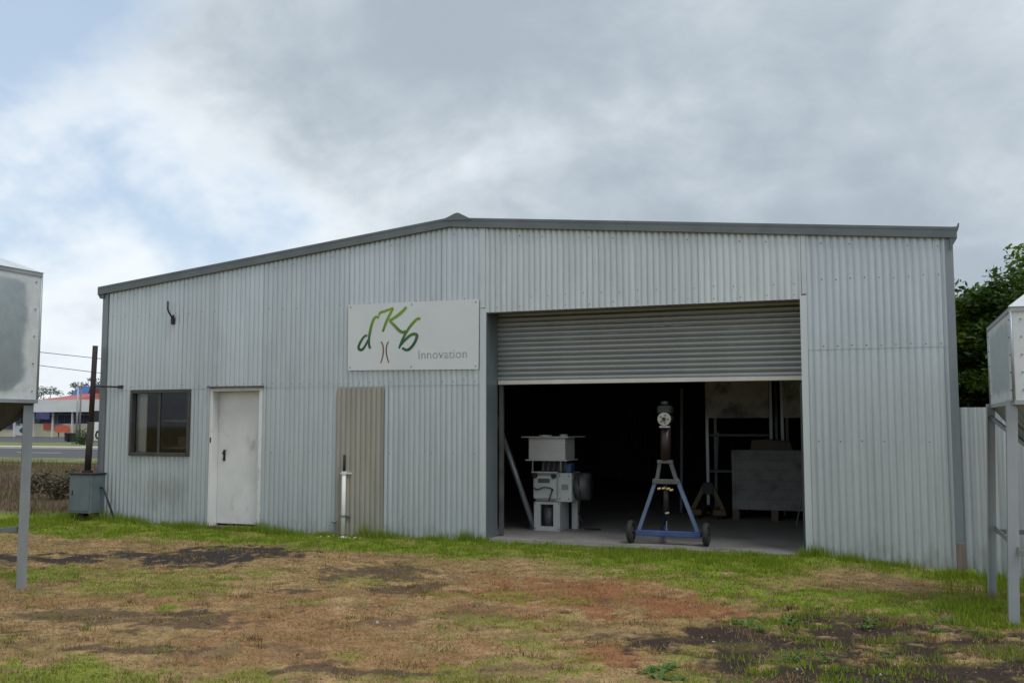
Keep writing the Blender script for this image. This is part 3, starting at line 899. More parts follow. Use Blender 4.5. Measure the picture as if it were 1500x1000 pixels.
# ------------------------------------------------------------------ sign
sg = thing('company_sign', 'white rectangular sign with green script letters on the wall beside the roller door', 'sign', (-6.25, -0.03, 2.80))
MB().prism([(-7.284, 3.299), (-5.214, 3.291), (-5.222, 2.315), (-7.277, 2.338)], -0.042, -0.026).build('board', M['sign'], sg)
def stroke(pts, width, name, mat, y=-0.0445, sub=6):
    pts = [Vector((p[0] - 6.25, 0, p[1] + 2.80)) for p in pts]
    out = []
    n = len(pts)
    for i in range(n - 1):
        p0, p1, p2, p3 = pts[max(i - 1, 0)], pts[i], pts[i + 1], pts[min(i + 2, n - 1)]
        for k in range(sub):
            t = k / sub
            out.append(0.5 * ((2 * p1) + (p2 - p0) * t + (2 * p0 - 5 * p1 + 4 * p2 - p3) * t * t + (3 * p1 - p0 - 3 * p2 + p3) * t ** 3))
    out.append(pts[-1])
    mb, vs, fs = MB(), [], []
    m = len(out)
    for i, p in enumerate(out):
        d = (out[min(i + 1, m - 1)] - out[max(i - 1, 0)]).normalized()
        nrm = Vector((-d.z, 0, d.x))
        u = i / (m - 1)
        w = width * (0.62 + 0.38 * math.sin(math.pi * (0.15 + 0.75 * u))) / 2
        for s_, yy in ((-1, y), (1, y), (1, y + 0.0025), (-1, y + 0.0025)):
            q = p + nrm * (w * s_)
            vs.append((q.x, yy, q.z))
    for i in range(m - 1):
        for k in range(4):
            a, b = i * 4 + k, i * 4 + (k + 1) % 4
            fs.append((a, b, b + 4, a + 4))
    fs += [(0, 1, 2, 3), tuple(4 * (m - 1) + k for k in (3, 2, 1, 0))]
    return mb.add(vs, fs)
def letter(strokes, name, mat):
    big_ = MB()
    for j, (pts, w) in enumerate(strokes):
        s_ = stroke(pts, w * 1.06, name, mat, -0.0445 - 0.0007 * j)
        big_.add(s_.v, s_.f)
    return big_.build(name, mat, sg)
dbowl = [(-0.711, 0.041), (-0.757, 0.027), (-0.808, -0.032), (-0.845, -0.1), (-0.85, -0.146), (-0.815, -0.169), (-0.772, -0.148), (-0.73, -0.088), (-0.7, -0.028)]
dstem = [(-0.521, 0.294), (-0.572, 0.303), (-0.615, 0.259), (-0.656, 0.139), (-0.683, -0.013), (-0.678, -0.105), (-0.66, -0.151)]
kstem = [(-0.521, 0.324), (-0.505, 0.362), (-0.428, 0.382), (-0.294, 0.422)]
kstem2 = [(-0.294, 0.422), (-0.343, 0.34), (-0.409, 0.214), (-0.459, 0.086)]
karm = [(-0.084, 0.428), (-0.142, 0.37), (-0.242, 0.298), (-0.351, 0.242)]
kleg = [(-0.351, 0.242), (-0.257, 0.155), (-0.181, 0.085), (-0.122, 0.068), (-0.089, 0.089)]
bstem = [(0.134, 0.239), (0.101, 0.255), (0.027, 0.198), (-0.056, 0.103), (-0.138, -0.03), (-0.195, -0.163)]
bbowl = [(-0.178, -0.119), (-0.104, -0.046), (-0.005, 0.026), (0.07, 0.031), (0.086, -0.007), (0.046, -0.095), (-0.02, -0.168), (-0.078, -0.189), (-0.145, -0.157)]
br1 = [(-0.483, -0.057), (-0.456, -0.111), (-0.447, -0.187), (-0.458, -0.277), (-0.487, -0.367)]
br2 = [(-0.364, -0.061), (-0.392, -0.113), (-0.401, -0.188), (-0.387, -0.279), (-0.357, -0.363)]
letter([(dbowl, 0.038), (dstem, 0.040)], 'letter_d', M['script'])
letter([(kstem, 0.036), (kstem2, 0.040), (karm, 0.042), (kleg, 0.040)], 'letter_k', M['script'])
letter([(bstem, 0.040), (bbowl, 0.042)], 'letter_b', M['script'])
letter([(br1, 0.020)], 'bracket_mark', M['bracket_print'])
letter([(br2, 0.020)], 'bracket_mark', M['bracket_print'])
fc = bpy.data.curves.new('lettering', 'FONT')
fc.body = 'Innovation'
fc.size = 0.165
fc.dimensions = '3D'
fc.fill_mode = 'FULL'
fc.extrude = 0.0
fc.bevel_depth = 0.0044
fc.bevel_resolution = 0
fc.offset = 0.005
fc.space_character = 1.02
tmp = bpy.data.objects.new('lettering_source', fc)
COL.objects.link(tmp)
dg = bpy.context.evaluated_depsgraph_get()
me = bpy.data.meshes.new_from_object(tmp.evaluated_get(dg))
co = np.array([v.co for v in me.vertices])
bpy.data.objects.remove(tmp)
sx_ = 0.745 / (co[:, 0].max() - co[:, 0].min())
lo = co.min(0)
for v in me.vertices:
    v.co = (-6.25 + 0.115 + (v.co.x - lo[0]) * sx_, -0.0445 + v.co.z * 0.3, 2.80 - 0.318 + (v.co.y - lo[1]) * 1.08)
me.materials.clear()
me.materials.append(M['sign_text'])
lt = bpy.data.objects.new('lettering', me)
COL.objects.link(lt)
lt.parent = sg
lt.location = -Vector(sg.location)
# fixing screws of the sign
for x, z in ((-7.24, 3.26), (-5.26, 3.25), (-7.24, 2.38), (-5.26, 2.36), (-6.25, 3.26), (-6.25, 2.37)):
    MB().tube([(x, -0.047, z), (x, -0.041, z)], 0.009, 8).build('fixing', M['greysteel'], sg)

# ------------------------------------------------------------------ small things on the wall
br = thing('wall_bracket', 'small black bent steel bracket high on the wall above the window', 'bracket', (-10.46, -0.01, 3.2))
MB().tube([(-10.49, -0.10, 3.49), (-10.488, -0.10, 3.37), (-10.48, -0.095, 3.33), (-10.44, -0.04, 3.22)], 0.014, 8).build('arm', M['dark'], br, True)
MB().box(-10.475, -10.405, -0.045, -0.012, 3.13, 3.23, 0.006).build('wall_plate', M['dark'], br)
MB().tube([(-10.42, -0.05, 3.17), (-10.40, -0.07, 3.27)], 0.014, 8).build('stub', M['dark'], br)

sp_ = thing('standpipe', 'thin white standpipe with a black top against the tan patch', 'pipe', (-7.28, -0.10, 0))
pz = float(gz(-7.28, -0.1))
MB().tube([(-7.285, -0.10, pz - 0.1), (-7.28, -0.10, 0.88)], 0.030, 12).build('pipe', M['white_pipe'], sp_, True)
MB().tube([(-7.278, -0.10, 0.87), (-7.275, -0.10, 1.12)], 0.020, 10).build('black_tube', M['black'], sp_, True)
mb = MB().box(-7.37, -7.19, -0.06, -0.022, 0.845, 0.865).tube([(-7.28, -0.10, 0.845), (-7.28, -0.10, 0.885)], 0.040, 12)
mb.build('clip', M['white_pipe'], sp_)
MB().box(-7.36, -7.20, -0.06, -0.022, 0.24, 0.258).tube([(-7.284, -0.10, 0.235), (-7.284, -0.10, 0.265)], 0.038, 12).build('clip', M['galv_dull'], sp_)
# side inlet with a tap
MB().tube([(-7.45, -0.07, pz - 0.05), (-7.45, -0.07, 0.16)], 0.013, 8).tube([(-7.49, -0.07, 0.16), (-7.42, -0.07, 0.16)], 0.018, 8).build('tap', M['galv_dull'], sp_)
# rubble at its foot
for k in range(16):
    x, y = -7.30 + random.uniform(-0.30, 0.45), -0.17 - random.random() * 0.14
    r = random.uniform(0.015, 0.035)
    z = float(gz(x, y))
    mb, vs = MB(), []
    for a in range(6):
        vs.append((x + r * random.uniform(0.7, 1.2) * math.cos(a * 1.047), y + r * random.uniform(0.7, 1.2) * math.sin(a * 1.047), z - 0.01))
    for a in range(6):
        vs.append((x + 0.6 * r * math.cos(a * 1.047), y + 0.6 * r * math.sin(a * 1.047), z + r * random.uniform(0.7, 1.1)))
    mb.add(vs, [tuple(range(6, 12))] + [(a, (a + 1) % 6, 6 + (a + 1) % 6, 6 + a) for a in range(6)])
    tag(mb.build('stone', M['litter']), 'small pale stone at the foot of the white standpipe', 'stone', 'pale stones by the standpipe')

# steel box with mast at the left corner
bx = thing('mast_box', 'grey steel box on a stub foot with a tall rusty mast, at the shed corner', 'metal box', (-11.93, -0.15, 0))
MB().box(-12.15, -11.70, -0.30, 0.02, 0.16, 0.765, 0.008).build('box', M['boxgrey'], bx)
MB().box(-12.17, -11.68, -0.32, 0.04, 0.767, 0.79, 0.004).build('lid', M['rust'], bx)
MB().box(-12.12, -11.73, -0.309, -0.301, 0.20, 0.73, 0.003).build('door_panel', M['boxgrey'], bx)
MB().box(-12.08, -12.06, -0.317, -0.309, 0.44, 0.52).build('handle', M['dark'], bx)
zf = float(gz(-11.98, -0.15))
MB().box(-12.03, -11.93, -0.21, -0.10, zf - 0.15, 0.16).build('foot', M['dark'], bx)
MB().tube([(-11.935, -0.15, 0.79), (-11.90, -0.15, 1.6)], 0.052, 12).build('mast_sleeve', M['rust'], bx, True)
MB().tube([(-11.90, -0.15, 1.58), (-11.865, -0.15, 2.82)], 0.042, 12).build('mast', M['rust'], bx, True)
MB().tube([(-11.935, -0.15, 0.788), (-11.934, -0.15, 0.83)], 0.085, 12).build('mast_collar', M['rust'], bx)
MB().tube([(-11.885, -0.15, 2.17), (-11.46, -0.03, 2.155)], 0.013, 8).box(-11.48, -11.40, -0.045, -0.018, 2.13, 2.18).build('stay', M['dark'], bx)
MB().tube([(-11.705, -0.10, 0.56), (-11.62, -0.12, 0.54), (-11.36, -0.12, float(gz(-11.36, -0.12)) - 0.02)], 0.016, 8).build('conduit', M['dark'], bx, True)

# ------------------------------------------------------------------ fence on the right
fen = thing('corrugated_fence', 'pale corrugated metal fence joined to the right end of the shed', 'fence', (2.8, 0.02, 0))
x = 0.828
k = 0
while x < 4.6:
    MB().corr_z(x, x + 0.80, 0.022 - 0.002 * (k % 2), lambda q: float(gz(q, 0.0)) - 0.04, 1.752 - 0.006 * (k % 3), period=0.099, amp=0.013, phase=0.8).build('fence_sheet', M['fence'], fen, True)
    x += 0.76
    k += 1
for z in (0.35, 1.45):
    MB().box(1.0, 4.7, 0.045, 0.085, z, z + 0.06).build('rail', M['timber'], fen)
for x in (2.6, 4.5):
    MB().box(x, x + 0.09, 0.09, 0.18, -0.4, 1.70).build('post', M['timber'], fen)

# ------------------------------------------------------------------ silos
def sheet_grid(p00, p10, p11, p01, rim_x, rim_z, n=14, bulge=0.0):
    """planar quad as a grid with attribute rim = distance in metres to the sheet edge"""
    p00, p10, p11, p01 = [np.array(p, float) for p in (p00, p10, p11, p01)]
    u, v = np.meshgrid(np.linspace(0, 1, n), np.linspace(0, 1, n), indexing='ij')
    u, v = u.ravel()[:, None], v.ravel()[:, None]
    P = (p00 * (1 - u) + p10 * u) * (1 - v) + (p01 * (1 - u) + p11 * u) * v
    nrm = np.cross(p10 - p00, p01 - p00)
    nrm = nrm / np.linalg.norm(nrm)
    P = P + nrm * bulge * (16 * u * (1 - u) * v * (1 - v))
    W_, H_ = np.linalg.norm(p10 - p00), np.linalg.norm(p01 - p00)
    rim = np.minimum(np.minimum(u, 1 - u) * W_ * rim_x, np.minimum(v, 1 - v) * H_ * rim_z)[:, 0]
    ix = (np.arange(n - 1)[:, None] * n + np.arange(n - 1)[None]).ravel()
    q = np.stack([ix, ix + n, ix + n + 1, ix + 1], 1)
    return P, q, rim
def silo(label, x0, x1, y0, y1, zb, zt, zr, leg_w, ring_z, group, inset, splay, under):
    s = thing('feed_silo', label, 'silo', ((x0 + x1) / 2, (y0 + y1) / 2, 0), group)
    c4 = [(x0, y0), (x1, y0), (x1, y1), (x0, y1)]
    def skin(name, quads, rx, rz, bulge=0.0):
        for qd in quads:
            P, q, rim = sheet_grid(*qd, rx, rz, bulge=bulge)
            ob = np_mesh(name, P, 4, q.ravel(), M['silo'], None, True, s)
            a = ob.data.attributes.new('rim', 'FLOAT', 'POINT')
            a.data.foreach_set('value', rim.astype(np.float32))
    sides = []
    for i in range(4):
        a, b = c4[i], c4[(i + 1) % 4]
        sides.append(((*a, zb), (*b, zb), (*b, zt), (*a, zt)))
    skin('bin_panel', sides, 1.25, 2.1, 0.012)
    cx_, cy_ = (x0 + x1) / 2, (y0 + y1) / 2
    top = [(cx_ - 0.25, cy_ - 0.25), (cx_ + 0.25, cy_ - 0.25), (cx_ + 0.25, cy_ + 0.25), (cx_ - 0.25, cy_ + 0.25)]
    e = 0.02
    ce = [(x0 - e, y0 - e), (x1 + e, y0 - e), (x1 + e, y1 + e), (x0 - e, y1 + e)]
    skin('roof_panel', [((*ce[i], zt), (*ce[(i + 1) % 4], zt), (*top[(i + 1) % 4], zr), (*top[i], zr)) for i in range(4)], 0.7, 0.7)
    MB().tube([(cx_, cy_, zr - 0.02), (cx_, cy_, zr + 0.10)], 0.30, 20).build('lid', M['galv'], s, True)
    ho = [(cx_ - 0.14, cy_ - 0.14), (cx_ + 0.14, cy_ - 0.14), (cx_ + 0.14, cy_ + 0.14), (cx_ - 0.14, cy_ + 0.14)]
    for i in range(4):
        MB().add([(*c4[i], zb - 0.002), (*c4[(i + 1) % 4], zb - 0.002), (*ho[(i + 1) % 4], 0.66), (*ho[i], 0.66)], [(0, 1, 2, 3)]).build('hopper_panel', under, s)
    MB().box(cx_ - 0.15, cx_ + 0.15, cy_ - 0.15, cy_ + 0.15, 0.52, 0.665).build('outlet', M['galv_dull'], s)
    # rim angles round the bin
    for zz_, d in ((zb, 0.015), (zt - 0.02, 0.012)):
        mb = MB()
        for i in range(4):
            a, b = c4[i], c4[(i + 1) % 4]
            mb.bar((*a, zz_), (*b, zz_), d * 2, 0.035)
        mb.build('rim_angle', M['galv'], s)
    # vertical corner beads
    for a in c4:
        MB().tube([(*a, zb), (*a, zt)], 0.012, 8).build('corner_bead', M['galv'], s, True)
    # angle legs
    w, t_ = leg_w, 0.007
    for (x, y) in c4:
        ix = 1 if x == x0 else -1
        iy = 1 if y == y0 else -1
        zg = float(gz(x, y)) - 0.12
        ox, oy = x + ix * inset, y + iy * (0.006 if inset > 0 else 0.05)
        mb = MB()
        xa, xb = sorted((ox, ox + ix * w))
        ya, yb = sorted((oy, oy + iy * t_))
        mb.box(xa, xb, ya, yb, zg, zb - 0.02 if inset > 0 else zb + 0.02)
        xa, xb = sorted((ox, ox + ix * t_))
        ya, yb = sorted((oy + iy * t_, oy + iy * w))
        mb.box(xa, xb, ya, yb, zg, zb - 0.02 if inset > 0 else zb + 0.02)
        mb.v = [(p[0] - ix * splay * (zb - p[2]) / zb, p[1], p[2]) for p in mb.v]
        mb.build('leg', M['galv'], s)
        MB().box(ox - ix * splay + (0 if ix > 0 else -w) - 0.02, ox - ix * splay + (w if ix > 0 else 0) + 0.02, min(oy, oy + iy * w) - 0.02, max(oy, oy + iy * w) + 0.02, zg + 0.095, zg + 0.107).build('foot_plate', M['galv_dull'], s)
        for q in range(5):
            zq = zb + 0.10 + q * (zt - zb - 0.2) / 4
            xs_ = x - ix * 0.004
            MB().tube([(xs_ - ix * 0.010, y + iy * 0.07, zq), (xs_ + ix * 0.012, y + iy * 0.07, zq)], 0.0065, 6).build('bolt', M['galv_dull'], s)
            MB().tube([(x + ix * 0.07, y - iy * 0.014, zq), (x + ix * 0.07, y + iy * 0.008, zq)], 0.0065, 6).build('bolt', M['galv_dull'], s)
        # strut from the leg to the hopper
        MB().bar((ox + ix * 0.03, oy + iy * 0.03, zb - 0.10), (cx_ + (ox - cx_) * 0.42, cy_ + (oy - cy_) * 0.42, zb - 0.62), 0.035, 0.035).build('strut', M['dark'] if inset > 0 else M['galv_dull'], s)
    ri = 0.05 if inset > 0 else -0.02
    rc = [(x + (ri if x == x0 else -ri), y + (abs(ri) if y == y0 else -abs(ri))) for x, y in c4]
    for i in range(4):
        a, b = Vector((*rc[i], ring_z)), Vector((*rc[(i + 1) % 4], ring_z))
        n_ = Vector((cx_, cy_, ring_z)) - (a + b) / 2
        n_.normalize()
        MB().bar(a + n_ * 0.01 + Vector((0, 0, 0.03 * (i % 2))), b + n_ * 0.01 + Vector((0, 0, 0.03 * (i % 2))), 0.012, 0.045).build('ring_rail', M['galv_dull'], s)
    return s
silo('galvanised feed silo at the right edge, in front of the corrugated fence', 0.985, 2.80, -3.76, -1.93, 1.73, 2.50, 3.05, 0.080, 0.53, 'feed silos at the picture edges', -0.05, 0.05, M['galv_dull'])
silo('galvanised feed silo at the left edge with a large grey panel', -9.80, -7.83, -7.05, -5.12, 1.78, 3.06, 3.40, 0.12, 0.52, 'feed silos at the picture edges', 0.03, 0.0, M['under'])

# ------------------------------------------------------------------ inside the shed
ma = thing('seed_machine', 'off white processing machine with a square hopper just inside the roller door', 'machine', (-4.65, 1.5, 0))
mb = MB()
mb.box(-4.88, -4.78, 1.30, 1.335, 0, 0.42).box(-4.58, -4.48, 1.30, 1.335, 0, 0.42).box(-4.78, -4.58, 1.30, 1.335, 0.0, 0.065).box(-4.78, -4.58, 1.30, 1.335, 0.385, 0.42)
mb.build('front_panel', M['machine'], ma)
MB().box(-4.88, -4.86, 1.335, 1.75, 0, 0.42).build('side_panel', M['machine'], ma)
MB().box(-4.50, -4.48, 1.335, 1.75, 0, 0.42).build('side_panel', M['machine'], ma)
MB().tube([(-4.68, 1.42, 0.04), (-4.68, 1.42, 0.34)], 0.085, 16).build('motor', M['greysteel'], ma, True)
MB().box(-4.87, -4.31, 1.34, 1.80, 0.423, 0.845, 0.008).build('housing', M['machine'], ma)
MB().box(-4.885, -4.52, 1.26, 1.338, 0.46, 0.80, 0.02).build('cover', M['machine'], ma)
MB().box(-4.90, -4.50, 1.24, 1.36, 0.846, 0.862).build('ledge', M['machine'], ma)
for x in (-4.845, -4.555):
    MB().tube([(x, 1.22, 0.80), (x, 1.27, 0.80)], 0.034, 10).build('knob', M['black'], ma)
MB().tube([(-4.86, 1.25, 0.62), (-4.80, 1.22, 0.60), (-4.70, 1.23, 0.64), (-4.60, 1.22, 0.63), (-4.56, 1.24, 0.60)], 0.010, 6).build('cable', M['black'], ma, True)
MB().tube([(-4.57, 1.24, 0.62), (-4.60, 1.23, 0.52), (-4.63, 1.25, 0.44)], 0.009, 6).build('cable', M['black'], ma, True)
MB().box(-4.80, -4.42, 1.42, 1.74, 0.865, 1.02).build('neck', M['dark'], ma)
for k in range(5):
    MB().tube([(-4.78 + k * 0.085, 1.40, 0.87), (-4.78 + k * 0.085 + 0.02, 1.41, 1.01)], 0.016, 6).build('fitting', M['greysteel'], ma)
mb = MB()
mb.box(-4.97, -4.40, 1.32, 1.80, 1.04, 1.36, 0.006)
mb.build('hopper', M['hopper'], ma)
for z in (1.10, 1.155, 1.21, 1.265, 1.32):
    MB().box(-4.965, -4.405, 1.313, 1.3195, z, z + 0.012).build('hopper_rib', M['hopper'], ma)
MB().box(-5.01, -4.36, 1.28, 1.84, 1.022, 1.04).build('flange', M['hopper'], ma)
MB().box(-5.06, -4.33, 1.25, 1.86, 1.362, 1.378).build('top_plate', M['machine'], ma)
MB().tube([(-4.75, 1.45, 1.378), (-4.75, 1.45, 1.40)], 0.10, 14).build('cap', M['machine'], ma)
MB().tube([(-4.48, 1.5, 1.378), (-4.48, 1.5, 1.41)], 0.06, 14).build('cap', M['machine'], ma)
MB().box(-4.33, -4.17, 1.55, 1.62, 1.365, 1.385).build('arm', M['greysteel'], ma)
MB().tube([(-4.309, 1.60, 0.64), (-4.11, 1.60, 0.64)], 0.20, 20).build('fan_drum', M['greysteel'], ma, True)
MB().box(-4.42, -4.33, 1.70, 1.78, 0.0, 0.422).build('rear_leg', M['machine'], ma)
MB().box(-4.86, -4.78, 1.752, 1.80, 0.0, 0.422).build('rear_leg', M['machine'], ma)

for x, z in ((-4.86, 0.03), (-4.50, 0.03), (-4.86, 0.40), (-4.50, 0.40), (-4.35, 0.47), (-4.35, 0.80), (-4.49, 0.80), (-4.49, 0.47)):
    MB().tube([(x, 1.292 if z < 0.45 and x < -4.45 else 1.33, z), (x, 1.301 if z < 0.45 and x < -4.45 else 1.342, z)], 0.010, 6).build('bolt', M['greysteel'], ma)
MB().box(-4.46, -4.36, 1.334, 1.3395, 0.60, 0.68).build('rating_plate', M['galv_dull'], ma)
MB().box(-4.80, -4.62, 1.252, 1.259, 0.70, 0.765).build('nameplate', M['greysteel'], ma)
MB().tube([(-4.33, 1.42, 0.90), (-4.24, 1.40, 0.80), (-4.20, 1.42, 0.55), (-4.24, 1.46, 0.25), (-4.15, 1.50, 0.03), (-3.95, 1.62, 0.02)], 0.014, 8).build('hose', M['black'], ma, True)
MB().box(-4.44, -4.34, 1.42, 1.60, 0.847, 0.98, 0.01).build('control_box', M['blue'], ma)
MB().tube([(-4.90, 1.30, 1.022), (-4.90, 1.30, 0.86)], 0.012, 8).build('support_rod', M['galv_dull'], ma)
MB().tube([(-4.46, 1.30, 1.022), (-4.46, 1.30, 0.86)], 0.012, 8).build('support_rod', M['galv_dull'], ma)
au = thing('auger_tube', 'long pale metal tube leaning across to the processing machine', 'auger', (-5.0, 1.4, 0))
MB().tube([(-5.72, 1.62, 1.95), (-4.915, 1.38, 0.06)], 0.042, 12).build('tube', M['galv'], au, True)
MB().tube([(-4.93, 1.385, 0.10), (-4.905, 1.377, 0.035)], 0.058, 12).build('foot_collar', M['greysteel'], au)
MB().box(-4.96, -4.86, 1.33, 1.43, 0.0, 0.035).build('foot_plate', M['greysteel'], au)
MB().tube([(-5.72, 1.62, 1.95), (-5.73, 1.622, 1.97)], 0.06, 12).build('top_collar', M['greysteel'], au)

tr = thing('auger_trolley', 'blue A-frame trolley on two black wheels in the roller doorway', 'trolley', (-2.68, 0.3, 0))
yw = 0.28
for x in (-3.165, -2.175):
    wh = bpy.data.objects.new('wheel', None)
    COL.objects.link(wh)
    wh.parent = tr
    wh.location = (x + 2.68, yw - 0.3, 0.15)
    mb, vs, fs = MB(), [], []
    prof = [(0.085, -0.028), (0.125, -0.036), (0.145, -0.028), (0.150, 0.0), (0.145, 0.028), (0.125, 0.036), (0.085, 0.028)]
    n = 28
    for i in range(n):
        a = 2 * math.pi * i / n
        for r, dx in prof:
            vs.append((x + dx, yw + r * math.cos(a), 0.15 + r * math.sin(a)))
    m_ = len(prof)
    for i in range(n):
        for k in range(m_):
            a, b = i * m_ + k, i * m_ + (k + 1) % m_
            c, d = ((i + 1) % n) * m_ + (k + 1) % m_, ((i + 1) % n) * m_ + k
            fs.append((a, b, c, d))
    mb.add(vs, fs).build('tyre', M['black'], wh, True)
    MB().tube([(x - 0.02, yw, 0.15), (x + 0.02, yw, 0.15)], 0.088, 20).build('rim', M['greysteel'], wh)
    MB().tube([(x - 0.04, yw, 0.15), (x + 0.04, yw, 0.15)], 0.02, 10).build('hub', M['dark'], wh)
MB().tube([(-3.165, yw, 0.15), (-2.175, yw, 0.15)], 0.014, 8).build('axle', M['dark'], tr)
MB().box(-3.10, -2.24, yw - 0.035, yw + 0.035, 0.105, 0.175, 0.006).build('bottom_bar', M['blue'], tr)
MB().bar((-3.055, yw, 0.176), (-2.815, yw, 0.845), 0.045, 0.05, (0, 1, 0)).build('frame_leg', M['blue_worn'], tr)
MB().bar((-2.285, yw, 0.176), (-2.545, yw, 0.845), 0.045, 0.05, (0, 1, 0)).build('frame_leg', M['blue_worn'], tr)
MB().box(-2.865, -2.515, yw - 0.04, yw + 0.04, 0.78, 0.842, 0.006).build('cross_bar', M['greysteel'], tr)
MB().bar((-2.805, yw, 0.843), (-2.765, yw, 1.06), 0.045, 0.05, (0, 1, 0)).build('upper_leg', M['greysteel'], tr)
MB().bar((-2.555, yw, 0.843), (-2.625, yw, 1.06), 0.045, 0.05, (0, 1, 0)).build('upper_leg', M['greysteel'], tr)
MB().box(-2.80, -2.595, yw - 0.035, yw + 0.035, 1.045, 1.09, 0.006).build('upper_bar', M['greysteel'], tr)
MB().tube([(-2.695, yw + 0.02, 1.085), (-2.695, yw + 0.06, 1.55)], 0.068, 16).build('red_tube', M['darkred'], tr, True)
MB().box(-2.755, -2.635, yw - 0.06, yw + 0.04, 1.515, 1.535).build('clamp', M['hopper'], tr)
MB().tube([(-2.69, yw - 0.075, 1.625), (-2.69, yw - 0.035, 1.625)], 0.085, 28).build('pulley', M['dial'], tr)
MB().tube([(-2.69, yw - 0.095, 1.625), (-2.69, yw - 0.074, 1.625)], 0.026, 14).build('pulley_hub', M['dark'], tr)
for k in range(5):
    a = k * 1.2566
    MB().tube([(-2.69 + 0.052 * math.cos(a), yw - 0.079, 1.625 + 0.052 * math.sin(a)), (-2.69 + 0.052 * math.cos(a), yw - 0.074, 1.625 + 0.052 * math.sin(a))], 0.012, 8).build('pulley_hole', M['greysteel'], tr)
MB().tube([(-2.695, yw - 0.03, 1.60), (-2.695, yw + 0.22, 1.64)], 0.072, 16).build('gearbox', M['dark'], tr, True)
MB().box(-2.80, -2.62, yw + 0.0, yw + 0.22, 1.69, 1.80, 0.02).build('motor', M['dark'], tr)
MB().tube([(-2.72, yw + 0.11, 1.80), (-2.72, yw + 0.11, 1.86)], 0.05, 12).build('motor_cap', M['dark'], tr, True)
MB().tube([(-2.695, yw + 0.02, 0.78), (-2.695, yw + 0.02, 0.42)], 0.035, 10).build('screw_jack', M['dark'], tr, True)
for dx, z in ((-0.10, 0.715), (-0.04, 0.72), (0.02, 0.715), (0.06, 0.70)):
    MB().tube([(-2.695 + dx, yw - 0.03, z), (-2.65 + dx, yw - 0.03, z + 0.01)], 0.016, 8).build('fitting', M['brass'], tr)
MB().tube([(-2.70, yw - 0.01, 0.40), (-2.65, yw - 0.01, 0.41)], 0.014, 8).build('fitting', M['brass'], tr)
MB().tube([(-2.69, yw, 0.178), (-2.69, yw, 0.30)], 0.008, 6).build('pin', M['galv_dull'], tr)
MB().bar((-2.69, yw + 0.03, 0.14), (-3.05, yw + 1.6, 0.08), 0.06, 0.06).build('tow_bar', M['blue'], tr)
MB().bar((-2.69, yw + 0.04, 0.81), (-3.02, yw + 1.5, 0.10), 0.05, 0.05).build('rear_stay', M['blue'], tr)
MB().box(-3.10, -3.0, yw + 1.52, yw + 1.62, 0.0, 0.06).build('rest_foot', M['dark'], tr)

# yellow pallet jack further back
pj = thing('pallet_jack', 'small yellow frame stand on the floor behind the blue trolley', 'stand', (-2.8, 4.0, 0))
MB().bar((-3.02, 4.0, 0.15), (-2.80, 4.0, 0.58), 0.07, 0.06, (0, 1, 0)).build('frame_leg', M['yellow'], pj)
MB().bar((-2.52, 4.0, 0.15), (-2.72, 4.0, 0.58), 0.07, 0.06, (0, 1, 0)).build('frame_leg', M['yellow'], pj)
MB().box(-3.06, -2.86, 3.90, 4.9, 0.06, 0.16, 0.01).build('fork', M['yellow'], pj)
MB().box(-2.68, -2.46, 3.90, 4.9, 0.06, 0.16, 0.01).build('fork', M['yellow'], pj)
MB().box(-2.85, -2.67, 3.95, 4.05, 0.40, 0.60, 0.01).build('pump', M['dark'], pj)
for x in (-2.96, -2.57):
    MB().tube([(x - 0.04, 4.0, 0.06), (x + 0.04, 4.0, 0.06)], 0.06, 12).build('roller', M['black'], pj)

# rack with pale panels hung along its top, posts below
rk = thing('storage_rack', 'tall steel rack with dirty pale panels along its top, deep in the shed', 'rack', (-2.1, 5.2, 0))
for x in (-2.93, -1.83, -1.64, -1.0):
    MB().box(x - 0.025, x + 0.025, 5.0, 5.05, 0, 2.75).build('post', M['galv'], rk)
    MB().box(x - 0.025, x + 0.025, 5.9, 5.95, 0, 2.75).build('post', M['galv_dull'], rk)
MB().box(-2.95, -1.86, 4.96, 4.99, 1.67, 2.45).build('panel', M['pale_panel'], rk)
MB().box(-1.62, -0.75, 4.96, 4.99, 1.67, 2.45).build('panel', M['pale_panel'], rk)
MB().box(-2.95, -0.98, 5.06, 5.9, 2.40, 2.44).build('deck', M['timber'], rk)
for z in (0.72, 1.35):
    MB().box(-2.90, -1.86, 5.0, 5.04, z, z + 0.04).build('rail', M['greysteel'], rk)
po = tag(MB().tube([(-2.86, 5.3, 0), (-2.79, 5.3, 1.42)], 0.022, 8).build('pole', M['galv']), 'thin steel pole standing beside the first rack post', 'pole')
po = tag(MB().tube([(-3.43, 5.1, 0), (-3.39, 5.1, 2.2)], 0.028, 8).build('pole', M['galv_dull']), 'thin grey steel pole standing behind the blue trolley', 'pole')
